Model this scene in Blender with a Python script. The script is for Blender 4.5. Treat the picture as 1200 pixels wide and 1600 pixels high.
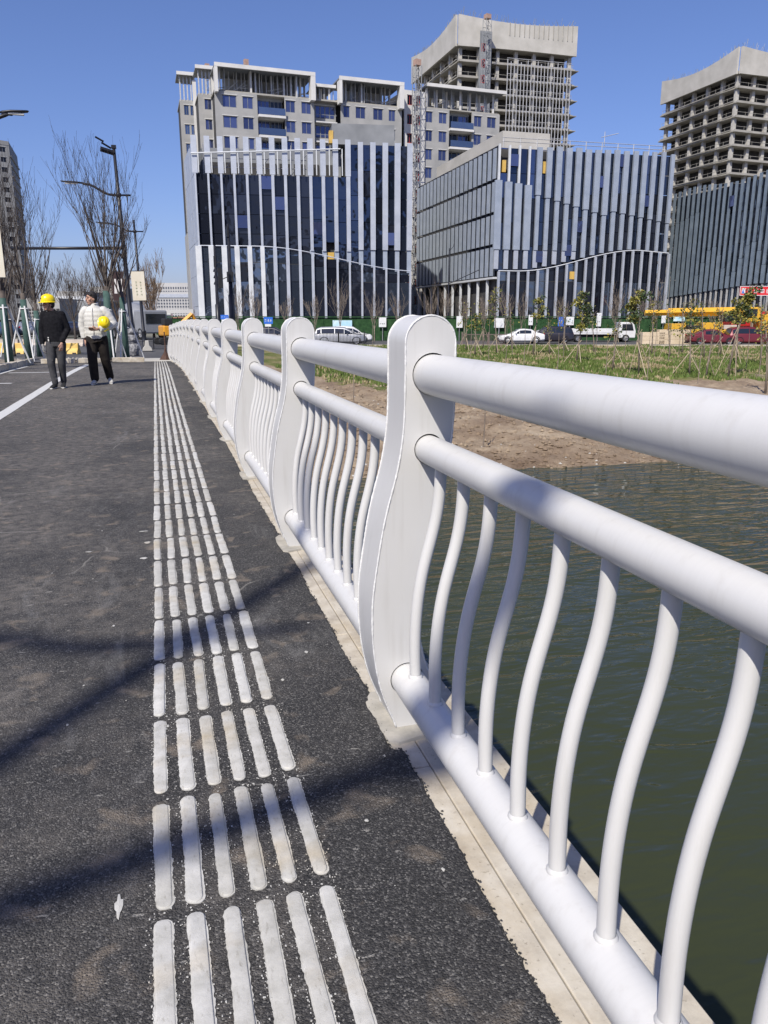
import bpy, bmesh, math, random
from mathutils import Vector, Matrix, noise
random.seed(7)
for o in list(bpy.data.objects): bpy.data.objects.remove(o)
SC = bpy.context.scene
COL = SC.collection
R = math.radians
# ------------------------------------------------------------------ camera
FPX, EYE = 1200.0, 1.2
PITCH = math.atan(300 / FPX)
CP, SP = math.cos(PITCH), math.sin(PITCH)
YAW = math.atan2(359, FPX * CP + 300 * SP)
cam = bpy.data.cameras.new('camera'); camo = bpy.data.objects.new('camera', cam); COL.objects.link(camo)
cam.sensor_fit = 'VERTICAL'; cam.sensor_height = 36; cam.sensor_width = 27; cam.lens = FPX / 1600 * 36
cam.clip_start = 0.05; cam.clip_end = 6000
camo.location = (0, 0, EYE); camo.rotation_euler = (math.pi / 2 - PITCH, 0, -YAW)
SC.camera = camo
SC.render.resolution_x = 768; SC.render.resolution_y = 1024
# ------------------------------------------------------------------ sky, sun, exposure
SUNV = Vector((1.0, 1.3, -1.75)).normalized()
SUN_EL = math.asin(-SUNV.z); SUN_AZ = math.atan2(-SUNV.x, -SUNV.y)
w = bpy.data.worlds.new('World'); SC.world = w; w.use_nodes = True
nt = w.node_tree; bg = nt.nodes['Background']
sky = nt.nodes.new('ShaderNodeTexSky'); sky.sky_type = 'NISHITA'; sky.sun_disc = False
sky.sun_elevation = SUN_EL; sky.sun_rotation = SUN_AZ % (2 * math.pi)
sky.air_density = 1.0; sky.dust_density = 1.0; sky.ozone_density = 10.0; sky.altitude = 0
tint = nt.nodes.new('ShaderNodeMix'); tint.data_type = 'RGBA'; tint.blend_type = 'MULTIPLY'; tint.inputs[0].default_value = 1
tint.inputs[7].default_value = (1.18, .97, 1.07, 1)          # clear, slightly violet winter air, the same over the whole sky
nt.links.new(sky.outputs[0], tint.inputs[6]); nt.links.new(tint.outputs[2], bg.inputs[0]); bg.inputs[1].default_value = 0.112
sl = bpy.data.lights.new('sun', 'SUN'); sl.energy = 4.9; sl.angle = R(0.53); sl.color = (1.0, 0.945, 0.85)
so = bpy.data.objects.new('sun', sl); COL.objects.link(so)
so.rotation_euler = SUNV.to_track_quat('-Z', 'Y').to_euler(); so.location = (-20, -20, 40)
SC.view_settings.view_transform = 'Standard'; SC.view_settings.look = 'None'
SC.view_settings.exposure = 0.15; SC.view_settings.gamma = 1
SC.render.engine = 'CYCLES'
# ------------------------------------------------------------------ places in the photograph -> places on the ground
RX = (math.cos(YAW), -math.sin(YAW)); FX = (math.sin(YAW), math.cos(YAW))
def at(px, py, D):
    xc = px - 600; yc = 800 - py
    F = FPX * CP + yc * SP; U = yc * CP - FPX * SP
    k = D / F; u = xc * k
    return Vector((RX[0] * u + FX[0] * D, RX[1] * u + FX[1] * D, EYE + U * k))
def site(u, D, z=0.0):
    return Vector((RX[0] * u + FX[0] * D, RX[1] * u + FX[1] * D, z))
def zdeck(y):
    y = min(y, 33.0)
    return -0.0012 * (y - 16) ** 2 if y > 16 else 0.0
# ------------------------------------------------------------------ material helpers
MATS = {}
def nmat(name, build=None, rough=0.6, col=(.5, .5, .5), metal=0.0, spec=0.5):
    if name in MATS: return MATS[name]
    m = bpy.data.materials.new(name); m.use_nodes = True
    b = m.node_tree.nodes['Principled BSDF']
    b.inputs['Base Color'].default_value = (*col, 1); b.inputs['Roughness'].default_value = rough
    b.inputs['Metallic'].default_value = metal; b.inputs['Specular IOR Level'].default_value = spec
    if build: build(m.node_tree, b)
    MATS[name] = m
    return m
def N(t, kind, **kw):
    n = t.nodes.new(kind)
    for k, v in kw.items():
        if k in n.inputs: n.inputs[k].default_value = v
        else: setattr(n, k, v)
    return n
def L(t, a, b): t.links.new(a, b)
def coords(t, world=True):
    if world:
        g = N(t, 'ShaderNodeNewGeometry'); return g.outputs['Position']
    g = N(t, 'ShaderNodeTexCoord'); return g.outputs['Object']
def tnoise(t, vec, scale, detail=4, rough=.55, dist=0):
    n = N(t, 'ShaderNodeTexNoise'); n.inputs['Scale'].default_value = scale; n.inputs['Detail'].default_value = detail
    n.inputs['Roughness'].default_value = rough; n.inputs['Distortion'].default_value = dist
    L(t, vec, n.inputs['Vector']); return n.outputs['Fac']
def ramp(t, fac, stops, interp='LINEAR'):
    r = N(t, 'ShaderNodeValToRGB'); r.color_ramp.interpolation = interp
    e = r.color_ramp.elements
    while len(e) < len(stops): e.new(.5)
    for i, (p, c) in enumerate(stops):
        e[i].position = p; e[i].color = (*c, 1) if len(c) == 3 else c
    L(t, fac, r.inputs[0]); return r.outputs[0]
def mixc(t, fac, a, b, mode='MIX'):
    m = N(t, 'ShaderNodeMix', data_type='RGBA', blend_type=mode)
    for sock, v in ((m.inputs[0], fac), (m.inputs[6], a), (m.inputs[7], b)):
        if hasattr(v, 'links') or hasattr(v, 'is_linked'): L(t, v, sock)
        elif isinstance(v, (int, float)): sock.default_value = v
        else: sock.default_value = (*v, 1)
    return m.outputs[2]
def math_(t, op, a, b=None, clamp=False):
    m = N(t, 'ShaderNodeMath', operation=op, use_clamp=clamp)
    for s, v in ((m.inputs[0], a), (m.inputs[1], b)):
        if v is None: continue
        if isinstance(v, (int, float)): s.default_value = v
        else: L(t, v, s)
    return m.outputs[0]
def bump(t, b, height, strength=.5, dist=.01):
    n = N(t, 'ShaderNodeBump'); n.inputs['Strength'].default_value = strength; n.inputs['Distance'].default_value = dist
    L(t, height, n.inputs['Height']); L(t, n.outputs[0], b.inputs['Normal']); return n
def stretch(t, vec, s):
    m = N(t, 'ShaderNodeMapping'); m.inputs['Scale'].default_value = s; L(t, vec, m.inputs['Vector']); return m.outputs[0]
def noisy(name, c1, c2, scale=4, rough=.7, bscale=None, bstr=.2, bdist=.01, spec=.4, metal=0, world=True, detail=5):
    def f(t, b):
        p = coords(t, world)
        n = tnoise(t, p, scale, detail)
        L(t, ramp(t, n, [(.32, c1), (.7, c2)]), b.inputs['Base Color'])
        if bscale:
            bump(t, b, tnoise(t, p, bscale, 4), bstr, bdist)
    return nmat(name, f, rough, spec=spec, metal=metal)
# ------------------------------------------------------------------ mesh helpers
class MB:
    def __init__(s): s.v = []; s.f = []
    def add(s, vs, fs):
        o = len(s.v); s.v += [tuple(v) for v in vs]; s.f += [tuple(i + o for i in f) for f in fs]; return s
    def box(s, x0, x1, y0, y1, z0, z1):
        return s.add([(x0,y0,z0),(x1,y0,z0),(x1,y1,z0),(x0,y1,z0),(x0,y0,z1),(x1,y0,z1),(x1,y1,z1),(x0,y1,z1)],
                     [(0,3,2,1),(4,5,6,7),(0,1,5,4),(1,2,6,5),(2,3,7,6),(3,0,4,7)])
    def tube(s, pts, rad, n=8, cap=True, ref=None):
        pts = [Vector(p) for p in pts]; m = len(pts)
        if not hasattr(rad, '__len__'): rad = [rad] * m
        vs = []; fs = []; up = None
        for i, p in enumerate(pts):
            d = (pts[min(i + 1, m - 1)] - pts[max(i - 1, 0)])
            if d.length < 1e-9: d = Vector((0, 0, 1))
            d.normalize()
            if up is None:
                up = Vector(ref) if ref else (Vector((1, 0, 0)) if abs(d.x) < .8 else Vector((0, 1, 0)))
            a = (up - d * up.dot(d)).normalized(); b = d.cross(a); up = a
            r = rad[i]
            ra, rb = r if hasattr(r, '__len__') else (r, r)
            for k in range(n):
                q = 2 * math.pi * k / n
                vs.append(p + a * (math.cos(q) * ra) + b * (math.sin(q) * rb))
        for i in range(m - 1):
            for k in range(n):
                k2 = (k + 1) % n
                fs.append((i * n + k, i * n + k2, (i + 1) * n + k2, (i + 1) * n + k))
        if cap:
            fs.append(tuple(range(n - 1, -1, -1))); fs.append(tuple((m - 1) * n + k for k in range(n)))
        return s.add(vs, fs)
    def beam(s, a, b, w, h=None):          # square bar from a to b
        h = h or w
        return s.tube([a, b], [(w * .7071, h * .7071)] * 2, 4) if w == h else s.tube([a, b], [(w * .5, h * .5)] * 2, 6)
    def lathe(s, prof, n=16, c=(0, 0, 0)):  # (r,z) profile about z
        vs = []; fs = []
        for r, z in prof:
            for k in range(n):
                q = 2 * math.pi * k / n; vs.append((c[0] + r * math.cos(q), c[1] + r * math.sin(q), c[2] + z))
        for i in range(len(prof) - 1):
            for k in range(n):
                k2 = (k + 1) % n; fs.append((i * n + k, i * n + k2, (i + 1) * n + k2, (i + 1) * n + k))
        return s.add(vs, fs)
    def prism(s, poly, y0, y1):             # poly in (x,z), extruded along y; poly counter-clockwise seen from -y
        n = len(poly)
        vs = [(x, y0, z) for x, z in poly] + [(x, y1, z) for x, z in poly]
        fs = [tuple(range(n)), tuple(range(2 * n - 1, n - 1, -1))]
        fs += [(i, i + n, (i + 1) % n + n, (i + 1) % n) for i in range(n)]
        return s.add(vs, fs)
    def ball(s, c, r, nu=10, nv=7):
        rx, ry, rz = r if hasattr(r, '__len__') else (r, r, r)
        vs = [(c[0], c[1], c[2] - rz)]; fs = []
        for j in range(1, nv):
            a = math.pi * j / nv
            for k in range(nu):
                q = 2 * math.pi * k / nu
                vs.append((c[0] + rx * math.sin(a) * math.cos(q), c[1] + ry * math.sin(a) * math.sin(q), c[2] - rz * math.cos(a)))
        vs.append((c[0], c[1], c[2] + rz)); e = len(vs) - 1
        for k in range(nu):
            k2 = (k + 1) % nu
            fs.append((0, 1 + k2, 1 + k)); fs.append((e, 1 + (nv - 2) * nu + k, 1 + (nv - 2) * nu + k2))
            for j in range(nv - 2):
                a = 1 + j * nu; fs.append((a + k, a + k2, a + nu + k2, a + nu + k))
        return s.add(vs, fs)
    def mesh(s, name, mat=None, smooth=False):
        me = bpy.data.meshes.new(name); me.from_pydata(s.v, [], s.f)
        if mat: me.materials.append(mat)
        if smooth:
            me.shade_smooth()
        me.update(); return me
    def build(s, name, mat, parent=None, smooth=False, loc=None):
        return obj(name, s.mesh(name, mat, smooth), parent, loc)
def obj(name, me, parent=None, loc=None, rz=0.0, scale=None):
    o = bpy.data.objects.new(name, me); COL.objects.link(o)
    if parent is not None: o.parent = parent
    if loc is not None: o.location = loc
    if rz: o.rotation_euler = (0, 0, rz)
    if scale is not None: o.scale = scale
    return o
def sharp(o, ang=35):
    o.data.shade_smooth()
    try: o.data.set_sharp_from_angle(angle=R(ang))
    except Exception: pass
    return o
def bevel(o, w=.01, seg=2):
    m = o.modifiers.new('bevel', 'BEVEL'); m.width = w; m.segments = seg; m.limit_method = 'ANGLE'; m.angle_limit = R(40)
    return o
def tag(o, label, cat, group=None):
    o['label'] = label; o['category'] = cat
    if group: o['group'] = group
    return o
def thing(name, label, cat, loc=(0, 0, 0), rz=0.0, group=None):
    o = obj(name, None, None, loc, rz); o.empty_display_size = .1
    return tag(o, label, cat, group)
def structure(o): o['kind'] = 'structure'; return o
def stuff(o): o['kind'] = 'stuff'; return o
KIDS = {}
def children(o): return [c for c in bpy.data.objects if c.parent == o]
def copy_tree(o, loc=None, rz=None, label=None, parent=None, kids=None, scale=None):
    if kids is None:
        kids = {}
        for c in bpy.data.objects:
            if c.parent: kids.setdefault(c.parent.name, []).append(c)
    c = o.copy(); COL.objects.link(c)
    if parent is not None: c.parent = parent
    if loc is not None: c.location = loc
    if rz is not None: c.rotation_euler = (0, 0, rz)
    if scale is not None: c.scale = (scale,) * 3 if not hasattr(scale, '__len__') else scale
    if label: c['label'] = label
    for ch in kids.get(o.name, []): copy_tree(ch, parent=c, kids=kids)
    return c
UB = {}
def piece(name, mat, parent, c, size, rz=0.0):      # box piece that shares its mesh with all alike
    if mat.name not in UB:
        UB[mat.name] = MB().box(-.5, .5, -.5, .5, -.5, .5).mesh('box_' + mat.name, mat)
    return obj(name, UB[mat.name], parent, c, rz, size)
# ================================================================== SURFACE MATERIALS
def N_col(t, p):
    n = N(t, 'ShaderNodeTexNoise'); n.inputs['Scale'].default_value = 3; L(t, p, n.inputs['Vector']); return n.outputs['Color']
def _asphalt(t, b):
    p = coords(t)
    v = N(t, 'ShaderNodeTexVoronoi'); v.inputs['Scale'].default_value = 235; L(t, p, v.inputs['Vector'])
    v2 = N(t, 'ShaderNodeTexVoronoi'); v2.inputs['Scale'].default_value = 420; L(t, p, v2.inputs['Vector'])
    sep = N(t, 'ShaderNodeSeparateColor'); L(t, v.outputs['Color'], sep.inputs[0])
    grain = ramp(t, sep.outputs[0], [(0, (.022, .022, .022)), (.55, (.042, .041, .041)), (.85, (.078, .076, .073)), (1, (.17, .165, .155))])
    big = tnoise(t, p, 1.1, 6, .62)
    spx = N(t, 'ShaderNodeSeparateXYZ'); L(t, p, spx.inputs[0])
    worn = math_(t, 'MULTIPLY', math_(t, 'SUBTRACT', .25, spx.outputs[0]), .14)          # the kerb side was laid last and is less trodden
    worn = math_(t, 'ADD', math_(t, 'MINIMUM', worn, .14), math_(t, 'MINIMUM', math_(t, 'MULTIPLY', spx.outputs[1], .012), .10))
    dust = ramp(t, math_(t, 'ADD', big, math_(t, 'SUBTRACT', worn, .07)), [(.42, (0, 0, 0)), (.68, (1, 1, 1))])
    fine = tnoise(t, p, 14, 5, .7)
    dustf = math_(t, 'MULTIPLY', dust, ramp(t, fine, [(.35, (0, 0, 0)), (.75, (1, 1, 1))]))
    col = mixc(t, math_(t, 'MULTIPLY', dustf, .8), grain, (.22, .20, .175))
    scf = ramp(t, tnoise(t, stretch(t, p, (1, .35, 1)), 3.2, 7, .75, 1.2), [(.56, (0, 0, 0)), (.72, (1, 1, 1))])
    col = mixc(t, math_(t, 'MULTIPLY', scf, .42), col, (.25, .245, .235))
    scr = N(t, 'ShaderNodeTexVoronoi', feature='DISTANCE_TO_EDGE'); scr.inputs['Scale'].default_value = 1.1
    L(t, mixc(t, .12, p, N_col(t, p)), scr.inputs['Vector'])
    sc1 = math_(t, 'MULTIPLY', ramp(t, scr.outputs['Distance'], [(.0, (1, 1, 1)), (.006, (0, 0, 0))]), ramp(t, tnoise(t, p, 1.7, 3), [(.56, (0, 0, 0)), (.62, (1, 1, 1))]))
    col = mixc(t, math_(t, 'MULTIPLY', sc1, .5), col, (.38, .36, .32))
    # brownish grime spots and pale droplets of mortar
    sp = ramp(t, tnoise(t, p, 7.5, 3, .5, .4), [(.59, (0, 0, 0)), (.72, (1, 1, 1))])
    col = mixc(t, math_(t, 'MULTIPLY', sp, .5), col, (.28, .23, .175))
    sp2 = ramp(t, tnoise(t, stretch(t, p, (1, 2.6, 1)), 21, 2, .5, .3), [(.70, (0, 0, 0)), (.73, (1, 1, 1))])
    col = mixc(t, math_(t, 'MULTIPLY', sp2, .5), col, (.40, .385, .35))
    wide = tnoise(t, stretch(t, p, (1, .25, 1)), .7, 4)
    col = mixc(t, 1.0, col, ramp(t, wide, [(.3, (.86, .86, .87)), (.7, (1.34, 1.32, 1.29))]), 'MULTIPLY')
    L(t, col, b.inputs['Base Color'])
    h = math_(t, 'ADD', math_(t, 'MULTIPLY', v.outputs['Distance'], -1.0), math_(t, 'MULTIPLY', v2.outputs['Distance'], -.5))
    bump(t, b, math_(t, 'ADD', h, math_(t, 'MULTIPLY', sep.outputs[1], .5)), .75, .0055)
M_ASPH = nmat('asphalt', _asphalt, rough=.82, spec=.35)
def _stone(t, b):
    p = coords(t)
    n = tnoise(t, p, 9, 8, .65)
    c = ramp(t, n, [(.25, (.33, .29, .235)), (.5, (.50, .455, .375)), (.75, (.61, .57, .49))])
    s = ramp(t, tnoise(t, p, 3.1, 5, .6), [(.45, (1, 1, 1)), (.7, (.82, .75, .64))])
    c = mixc(t, 1, c, s, 'MULTIPLY')
    pit = ramp(t, tnoise(t, p, 90, 3), [(.28, (.45, .42, .38)), (.36, (1, 1, 1))])
    L(t, mixc(t, .6, c, pit, 'MULTIPLY'), b.inputs['Base Color'])
    bump(t, b, tnoise(t, p, 60, 6, .7), .35, .004)
M_STONE = nmat('cream_stone', _stone, rough=.85)
M_MORTAR = noisy('mortar', (.30, .285, .25), (.47, .44, .38), 12, .9, 80, .4, .004)
M_CONC = noisy('concrete', (.33, .32, .29), (.47, .45, .41), 1.2, .9, 20, .2, .01)
def _white(t, b):
    p = coords(t)
    n = tnoise(t, p, 3.0, 6, .6)
    c = ramp(t, n, [(.3, (.565, .56, .545)), (.72, (.585, .582, .57))])
    st = tnoise(t, stretch(t, p, (6, 150, 2)), 1.0, 3, .6)
    c = mixc(t, .16, c, ramp(t, st, [(.3, (.85, .85, .86)), (.6, (1, 1, 1))]), 'MULTIPLY')
    ch = ramp(t, tnoise(t, p, 38, 2, .5), [(.14, (.30, .28, .26)), (.155, (1, 1, 1))])
    c = mixc(t, .8, c, ch, 'MULTIPLY')
    drip = ramp(t, tnoise(t, stretch(t, p, (30, 30, 2.2)), 1.0, 4, .6), [(.28, (.78, .76, .73)), (.46, (1, 1, 1))])
    c = mixc(t, .35, c, drip, 'MULTIPLY')
    L(t, c, b.inputs['Base Color'])
    L(t, ramp(t, n, [(.3, (.30,) * 3), (.7, (.42,) * 3)]), b.inputs['Roughness'])
    bump(t, b, tnoise(t, p, 420, 2), .035, .003)
M_WHITE = nmat('white_painted_steel', _white, rough=.35, spec=.4)
M_WELD = noisy('weld_bead', (.60, .60, .59), (.74, .74, .73), 60, .45, 160, .6, .004)
def _tact(t, b):
    p = coords(t)
    oi = N(t, 'ShaderNodeObjectInfo')
    n = tnoise(t, p, 16, 6, .65)
    c = ramp(t, n, [(.25, (.35, .345, .315)), (.5, (.47, .465, .44)), (.75, (.57, .565, .54))])
    st = ramp(t, tnoise(t, p, 3.7, 4, .6), [(.52, (1, 1, 1)), (.72, (.92, .82, .66))])
    c = mixc(t, 1, c, st, 'MULTIPLY')
    c = mixc(t, 1, c, ramp(t, oi.outputs['Random'], [(0, (.88, .87, .84)), (1, (1.06, 1.06, 1.06))]), 'MULTIPLY')
    sc = ramp(t, tnoise(t, stretch(t, p, (3, 1, 1)), 40, 4, .7), [(.30, (.62, .60, .56)), (.42, (1, 1, 1))])
    L(t, mixc(t, .7, c, sc, 'MULTIPLY'), b.inputs['Base Color'])
    bump(t, b, tnoise(t, p, 55, 6, .7), .35, .004)
M_TACT = nmat('tactile_resin', _tact, rough=.75)
def _paint(t, b):
    p = coords(t)
    n = tnoise(t, p, 22, 6, .7)
    L(t, ramp(t, n, [(.28, (.22, .21, .2)), (.40, (.52, .52, .5)), (.8, (.6, .6, .58))]), b.inputs['Base Color'])
    bump(t, b, tnoise(t, p, 160, 3), .5, .004)
M_LINE = nmat('road_paint', _paint, rough=.7)
def _water(t, b):
    p = coords(t)
    L(t, ramp(t, tnoise(t, p, .12, 3), [(.3, (.033, .040, .018)), (.7, (.044, .051, .025))]), b.inputs['Base Color'])
    b.inputs['Roughness'].default_value = .015; b.inputs['IOR'].default_value = 1.33
    n1 = tnoise(t, stretch(t, p, (.55, 1.5, 1)), 2.0, 2, .5, .5)
    n2 = tnoise(t, stretch(t, p, (.7, 1.7, 1)), 6.0, 1, .5, .3)
    sp = N(t, 'ShaderNodeSeparateXYZ'); L(t, p, sp.inputs[0])
    calm = ramp(t, tnoise(t, p, .16, 2), [(.3, (.45,) * 3), (.65, (1,) * 3)])
    lee = math_(t, 'MAXIMUM', math_(t, 'MINIMUM', math_(t, 'MULTIPLY', math_(t, 'ADD', sp.outputs[0], sp.outputs[1]), .055), 1.0), .30)   # calmer in the lee of the bridge
    calm = math_(t, 'MULTIPLY', calm, lee)
    h = math_(t, 'MULTIPLY', math_(t, 'ADD', n1, math_(t, 'MULTIPLY', n2, .16)), calm)
    bump(t, b, h, 1.0, .13)
M_WATER = nmat('river_water', _water)
def _bank(t, b):
    p = coords(t)
    at_ = N(t, 'ShaderNodeAttribute', attribute_name='grass', attribute_type='GEOMETRY')
    n = tnoise(t, p, .55, 7, .65)
    mud = ramp(t, n, [(.25, (.175, .125, .086)), (.45, (.275, .21, .148)), (.60, (.38, .305, .22)), (.76, (.53, .45, .34))])
    mud = mixc(t, .7, mud, ramp(t, tnoise(t, p, 5, 6, .75), [(.3, (.7, .68, .66)), (.6, (1.1, 1.08, 1.05))]), 'MULTIPLY')
    g = ramp(t, tnoise(t, p, .5, 7, .7), [(.30, (.065, .10, .022)), (.46, (.13, .155, .045)), (.58, (.25, .22, .11)), (.75, (.31, .26, .16))])
    g = mixc(t, .8, g, ramp(t, tnoise(t, p, 6, 4, .7), [(.3, (.55, .55, .5)), (.7, (1.2, 1.2, 1.1))]), 'MULTIPLY')
    e = math_(t, 'ADD', at_.outputs['Fac'], math_(t, 'MULTIPLY', math_(t, 'SUBTRACT', tnoise(t, p, 1.2, 5, .7), .5), 1.3))
    fac = ramp(t, e, [(.42, (0, 0, 0)), (.62, (1, 1, 1))])
    c = mixc(t, fac, mud, g)
    sp = N(t, 'ShaderNodeSeparateXYZ'); L(t, p, sp.inputs[0])
    L(t, c, b.inputs['Base Color'])
    bump(t, b, math_(t, 'ADD', tnoise(t, p, 3, 8, .7), tnoise(t, p, 16, 4, .7)), .7, .12)
M_BANK = nmat('river_bank_soil', _bank, rough=.95, spec=.2)
M_GROUND = noisy('dusty_ground', (.16, .145, .125), (.27, .245, .21), .5, .95, 4, .5, .05)
M_FAR = noisy('far_land', (.10, .10, .075), (.20, .19, .15), .02, 1.0)
M_ROAD = noisy('road_asphalt', (.06, .06, .062), (.105, .102, .10), .8, .9, 60, .3, .01)
# ================================================================== GROUND, RIVER, BRIDGE
XK = 0.605            # inner edge of the stone kerb
def noi(x, y, z=0.0): return noise.noise(Vector((x, y, z)))
# river water sheet
structure(MB().add([(-200, -30, -3), (300, -30, -3), (300, 30, -3), (-200, 30, -3)], [(0, 1, 2, 3)]).build('river_water', M_WATER))
# far bank and land: a height field
def wl(x): return 19.8 + .9 * noi(x * .09, 3.3) + .35 * noi(x * .5, 8.1) + max(0, x - 12) * .09
def lerp_tab(tab, v):
    if v <= tab[0][0]: return tab[0][1]
    for (a, za), (c, zc) in zip(tab, tab[1:]):
        if v <= c: return za + (zc - za) * (v - a) / (c - a)
    return tab[-1][1]
BANKTAB = [(-6, -4.0), (-1.5, -3.5), (0, -3.0), (2.2, -2.62), (6, -2.2), (13, -1.72), (24, -1.36), (38, -1.18), (50, -1.12), (4000, -1.12)]
def bank_z(x, y, rough=True):
    d = y - wl(x)
    z = lerp_tab(BANKTAB, d)
    if rough and d > -1 and d < 48:
        k = min(1, (d + 1) / 3) * min(1, (48 - d) / 8)
        z += k * (.16 * noi(x * .35, y * .35) + .11 * noi(x * 1.1, y * 1.1, 5) + (.08 * noi(x * 2.7, y * 2.7, 9) + .04 * noi(x * 6, y * 6, 2) if d < 20 else 0))
    # the approach embankment beside the bridge end
    if x < 4.5:
        k = 1 - max(0, min(1, (x - 1.0) / 3.5)); k = k * k * (3 - 2 * k)
        e = min(1, max(0, (y - 25.0) / 5.0))
        z = z + k * e * (-.42 - z)
    return z
def grid(name, xs, ys, zf, mat, attr=None):
    nx = len(xs); vs = [(x, y, zf(x, y)) for y in ys for x in xs]
    fs = [(j * nx + i, j * nx + i + 1, (j + 1) * nx + i + 1, (j + 1) * nx + i) for j in range(len(ys) - 1) for i in range(nx - 1)]
    o = MB().add(vs, fs).build(name, mat, smooth=True)
    if attr:
        a = o.data.attributes.new('grass', 'FLOAT', 'POINT')
        a.data.foreach_set('value', [attr(v[0], v[1]) for v in vs])
    return structure(o)
def frange(a, b, s):
    r = []; v = a
    while v < b - 1e-6: r.append(v); v += s
    return r + [b]
def grassiness(x, y):
    # bare earth near the water and beside the bridge, grass further out
    d = y - wl(x)
    edge = 12.0 + 30 * max(0, min(1, (9.0 - x) / 7.0)) + 3 * noi(x * .2, y * .2)
    return max(-.5, min(1.5, .5 + (d - edge) / 5))
xs = frange(-40, -1, 3) + frange(0, 30, .22) + frange(31, 75, 1.4) 
ys = frange(13.5, 45, .22) + frange(45.6, 74, 1.2)
grid('river_bank', xs, ys, bank_z, M_BANK, grassiness)
# land beyond, out to the horizon
xs = [-3000, -800, -200, -60, -35, -12, 0, 1.0, 2, 3, 4.5, 12, 40, 75, 200, 800, 3000]; ys = [73.8, 90, 140, 300, 900, 3500]
grid('land', xs, ys, lambda x, y: (bank_z(x, y, False) - .02) if y < 200 else -1.14, M_FAR)
structure(MB().add([(74.8, -300, -1.2), (3000, -300, -1.2), (3000, 74, -1.2), (74.8, 74, -1.2)], [(0, 1, 2, 3)]).build('land_right', M_FAR))
structure(MB().add([(-3000, -300, -.75), (-39, -300, -.75), (-39, 74, -.75), (-3000, 74, -.75)], [(0, 1, 2, 3)]).build('land_left', M_FAR))
structure(MB().add([(-39.5, -300, -.75), (75, -300, -.75), (75, -22, -.75), (-39.5, -22, -.75)], [(0, 1, 2, 3)]).build('land_behind', M_FAR))
# near bank wall behind the camera
structure(MB().box(-39, 75, -22.5, -14, -5, -.7).build('near_bank', M_CONC))
# ---- bridge deck slab
SEG = frange(-16, 32.5, 1.0)
def strip(mb, x0, x1, ys, dz, xf=None):
    nx = len(ys); vs = []
    for y in ys:
        a = x0(y) if callable(x0) else x0; c = x1(y) if callable(x1) else x1
        vs += [(a, y, zdeck(y) + dz), (c, y, zdeck(y) + dz)]
    mb.add(vs, [(2 * i, 2 * i + 1, 2 * i + 3, 2 * i + 2) for i in range(nx - 1)])
    return mb
def curve_x(y):        # the railing drifts towards the road near the far end
    return -0.0017 * max(0, y - 18) ** 2
mb = MB()
ysl = frange(-16, 30, 1.0)
for x0, x1, z0, z1 in ((-30, .86, -.9, -.03),):
    vs = []; fs = []
    for y in ysl:
        z = zdeck(y); cx = curve_x(y)
        vs += [(x0, y, z + z0), (x1 + cx, y, z + z0), (x1 + cx, y, z + z1), (x0, y, z + z1)]
    for i in range(len(ysl) - 1):
        for k in range(4):
            k2 = (k + 1) % 4; fs.append((4 * i + k, 4 * i + k2, 4 * i + 4 + k2, 4 * i + 4 + k))
    fs += [(3, 2, 1, 0), tuple(4 * (len(ysl) - 1) + k for k in range(4))]
    mb.add(vs, fs)
structure(mb.build('bridge_deck', M_CONC))
structure(MB().box(-30, -.2, 19.5, 24, -5, -.9).build('bridge_abutment', M_CONC))
# ---- asphalt of the footway with a ragged edge over the kerb
rng = random.Random(3)
yy = frange(-6, 7, .018) + frange(7.05, 30, .12)
def edge(y):
    e = .012 * noi(y * 2.1, 1.7) + .007 * noi(y * 9, 4.2) + (.006 * noi(y * 38, 8.8) if y < 8 else 0)
    k = 0.0
    m = (y - 1.97) % 2.0
    if y > -4 and (m < .22 or m > 1.93): k = -.030                     # asphalt kept back from the post pads
    return XK + e + k + curve_x(y)
vs = []; fs = []
for y in yy:
    z = zdeck(y); e = edge(y)
    vs += [(-30, y, z), (-2, y, z), (.3, y, z), (e - .006, y, z), (e + .002, y, z - .006), (e + .004, y, z - .028)]
for i in range(len(yy) - 1):
    for k in range(5): a = 6 * i + k; fs.append((a, a + 1, a + 7, a + 6))
structure(MB().add(vs, fs).build('footway_asphalt', M_ASPH))
# aggregate stones standing proud along the ragged edge and scattered over the nearest asphalt
mb = MB(); rg = random.Random(11)
def pebble(mb, x, y, z, s, rg):
    pts = [(1, 0, 0), (0, 1, 0), (-1, 0, 0), (0, -1, 0), (0, 0, 1), (0, 0, -1)]
    a = rg.random() * 6.3; ca, sa = math.cos(a), math.sin(a)
    vs = []
    for px, py, pz in pts:
        k = s * rg.uniform(.6, 1.25); qx, qy = px * ca - py * sa, px * sa + py * ca
        vs.append((x + qx * k, y + qy * k, z + pz * k * .7))
    mb.add(vs, [(0, 1, 4), (1, 2, 4), (2, 3, 4), (3, 0, 4), (1, 0, 5), (2, 1, 5), (3, 2, 5), (0, 3, 5)])
for i in range(2600):
    y = .7 + 5.5 * rg.random() ** 1.5
    pebble(mb, edge(y) + rg.gauss(-.006, .006), y, rg.uniform(-.010, -.001), rg.uniform(.0025, .005), rg)
for i in range(5200):
    y = .75 + 2.6 * rg.random() ** 1.6; x = rg.uniform(-.62, .6)
    pebble(mb, x, y, -.0012, rg.uniform(.002, .0042), rg)
stuff(mb.build('asphalt_aggregate', M_ASPH))['label'] = 'coarse dark stones in the footway asphalt'
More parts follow.
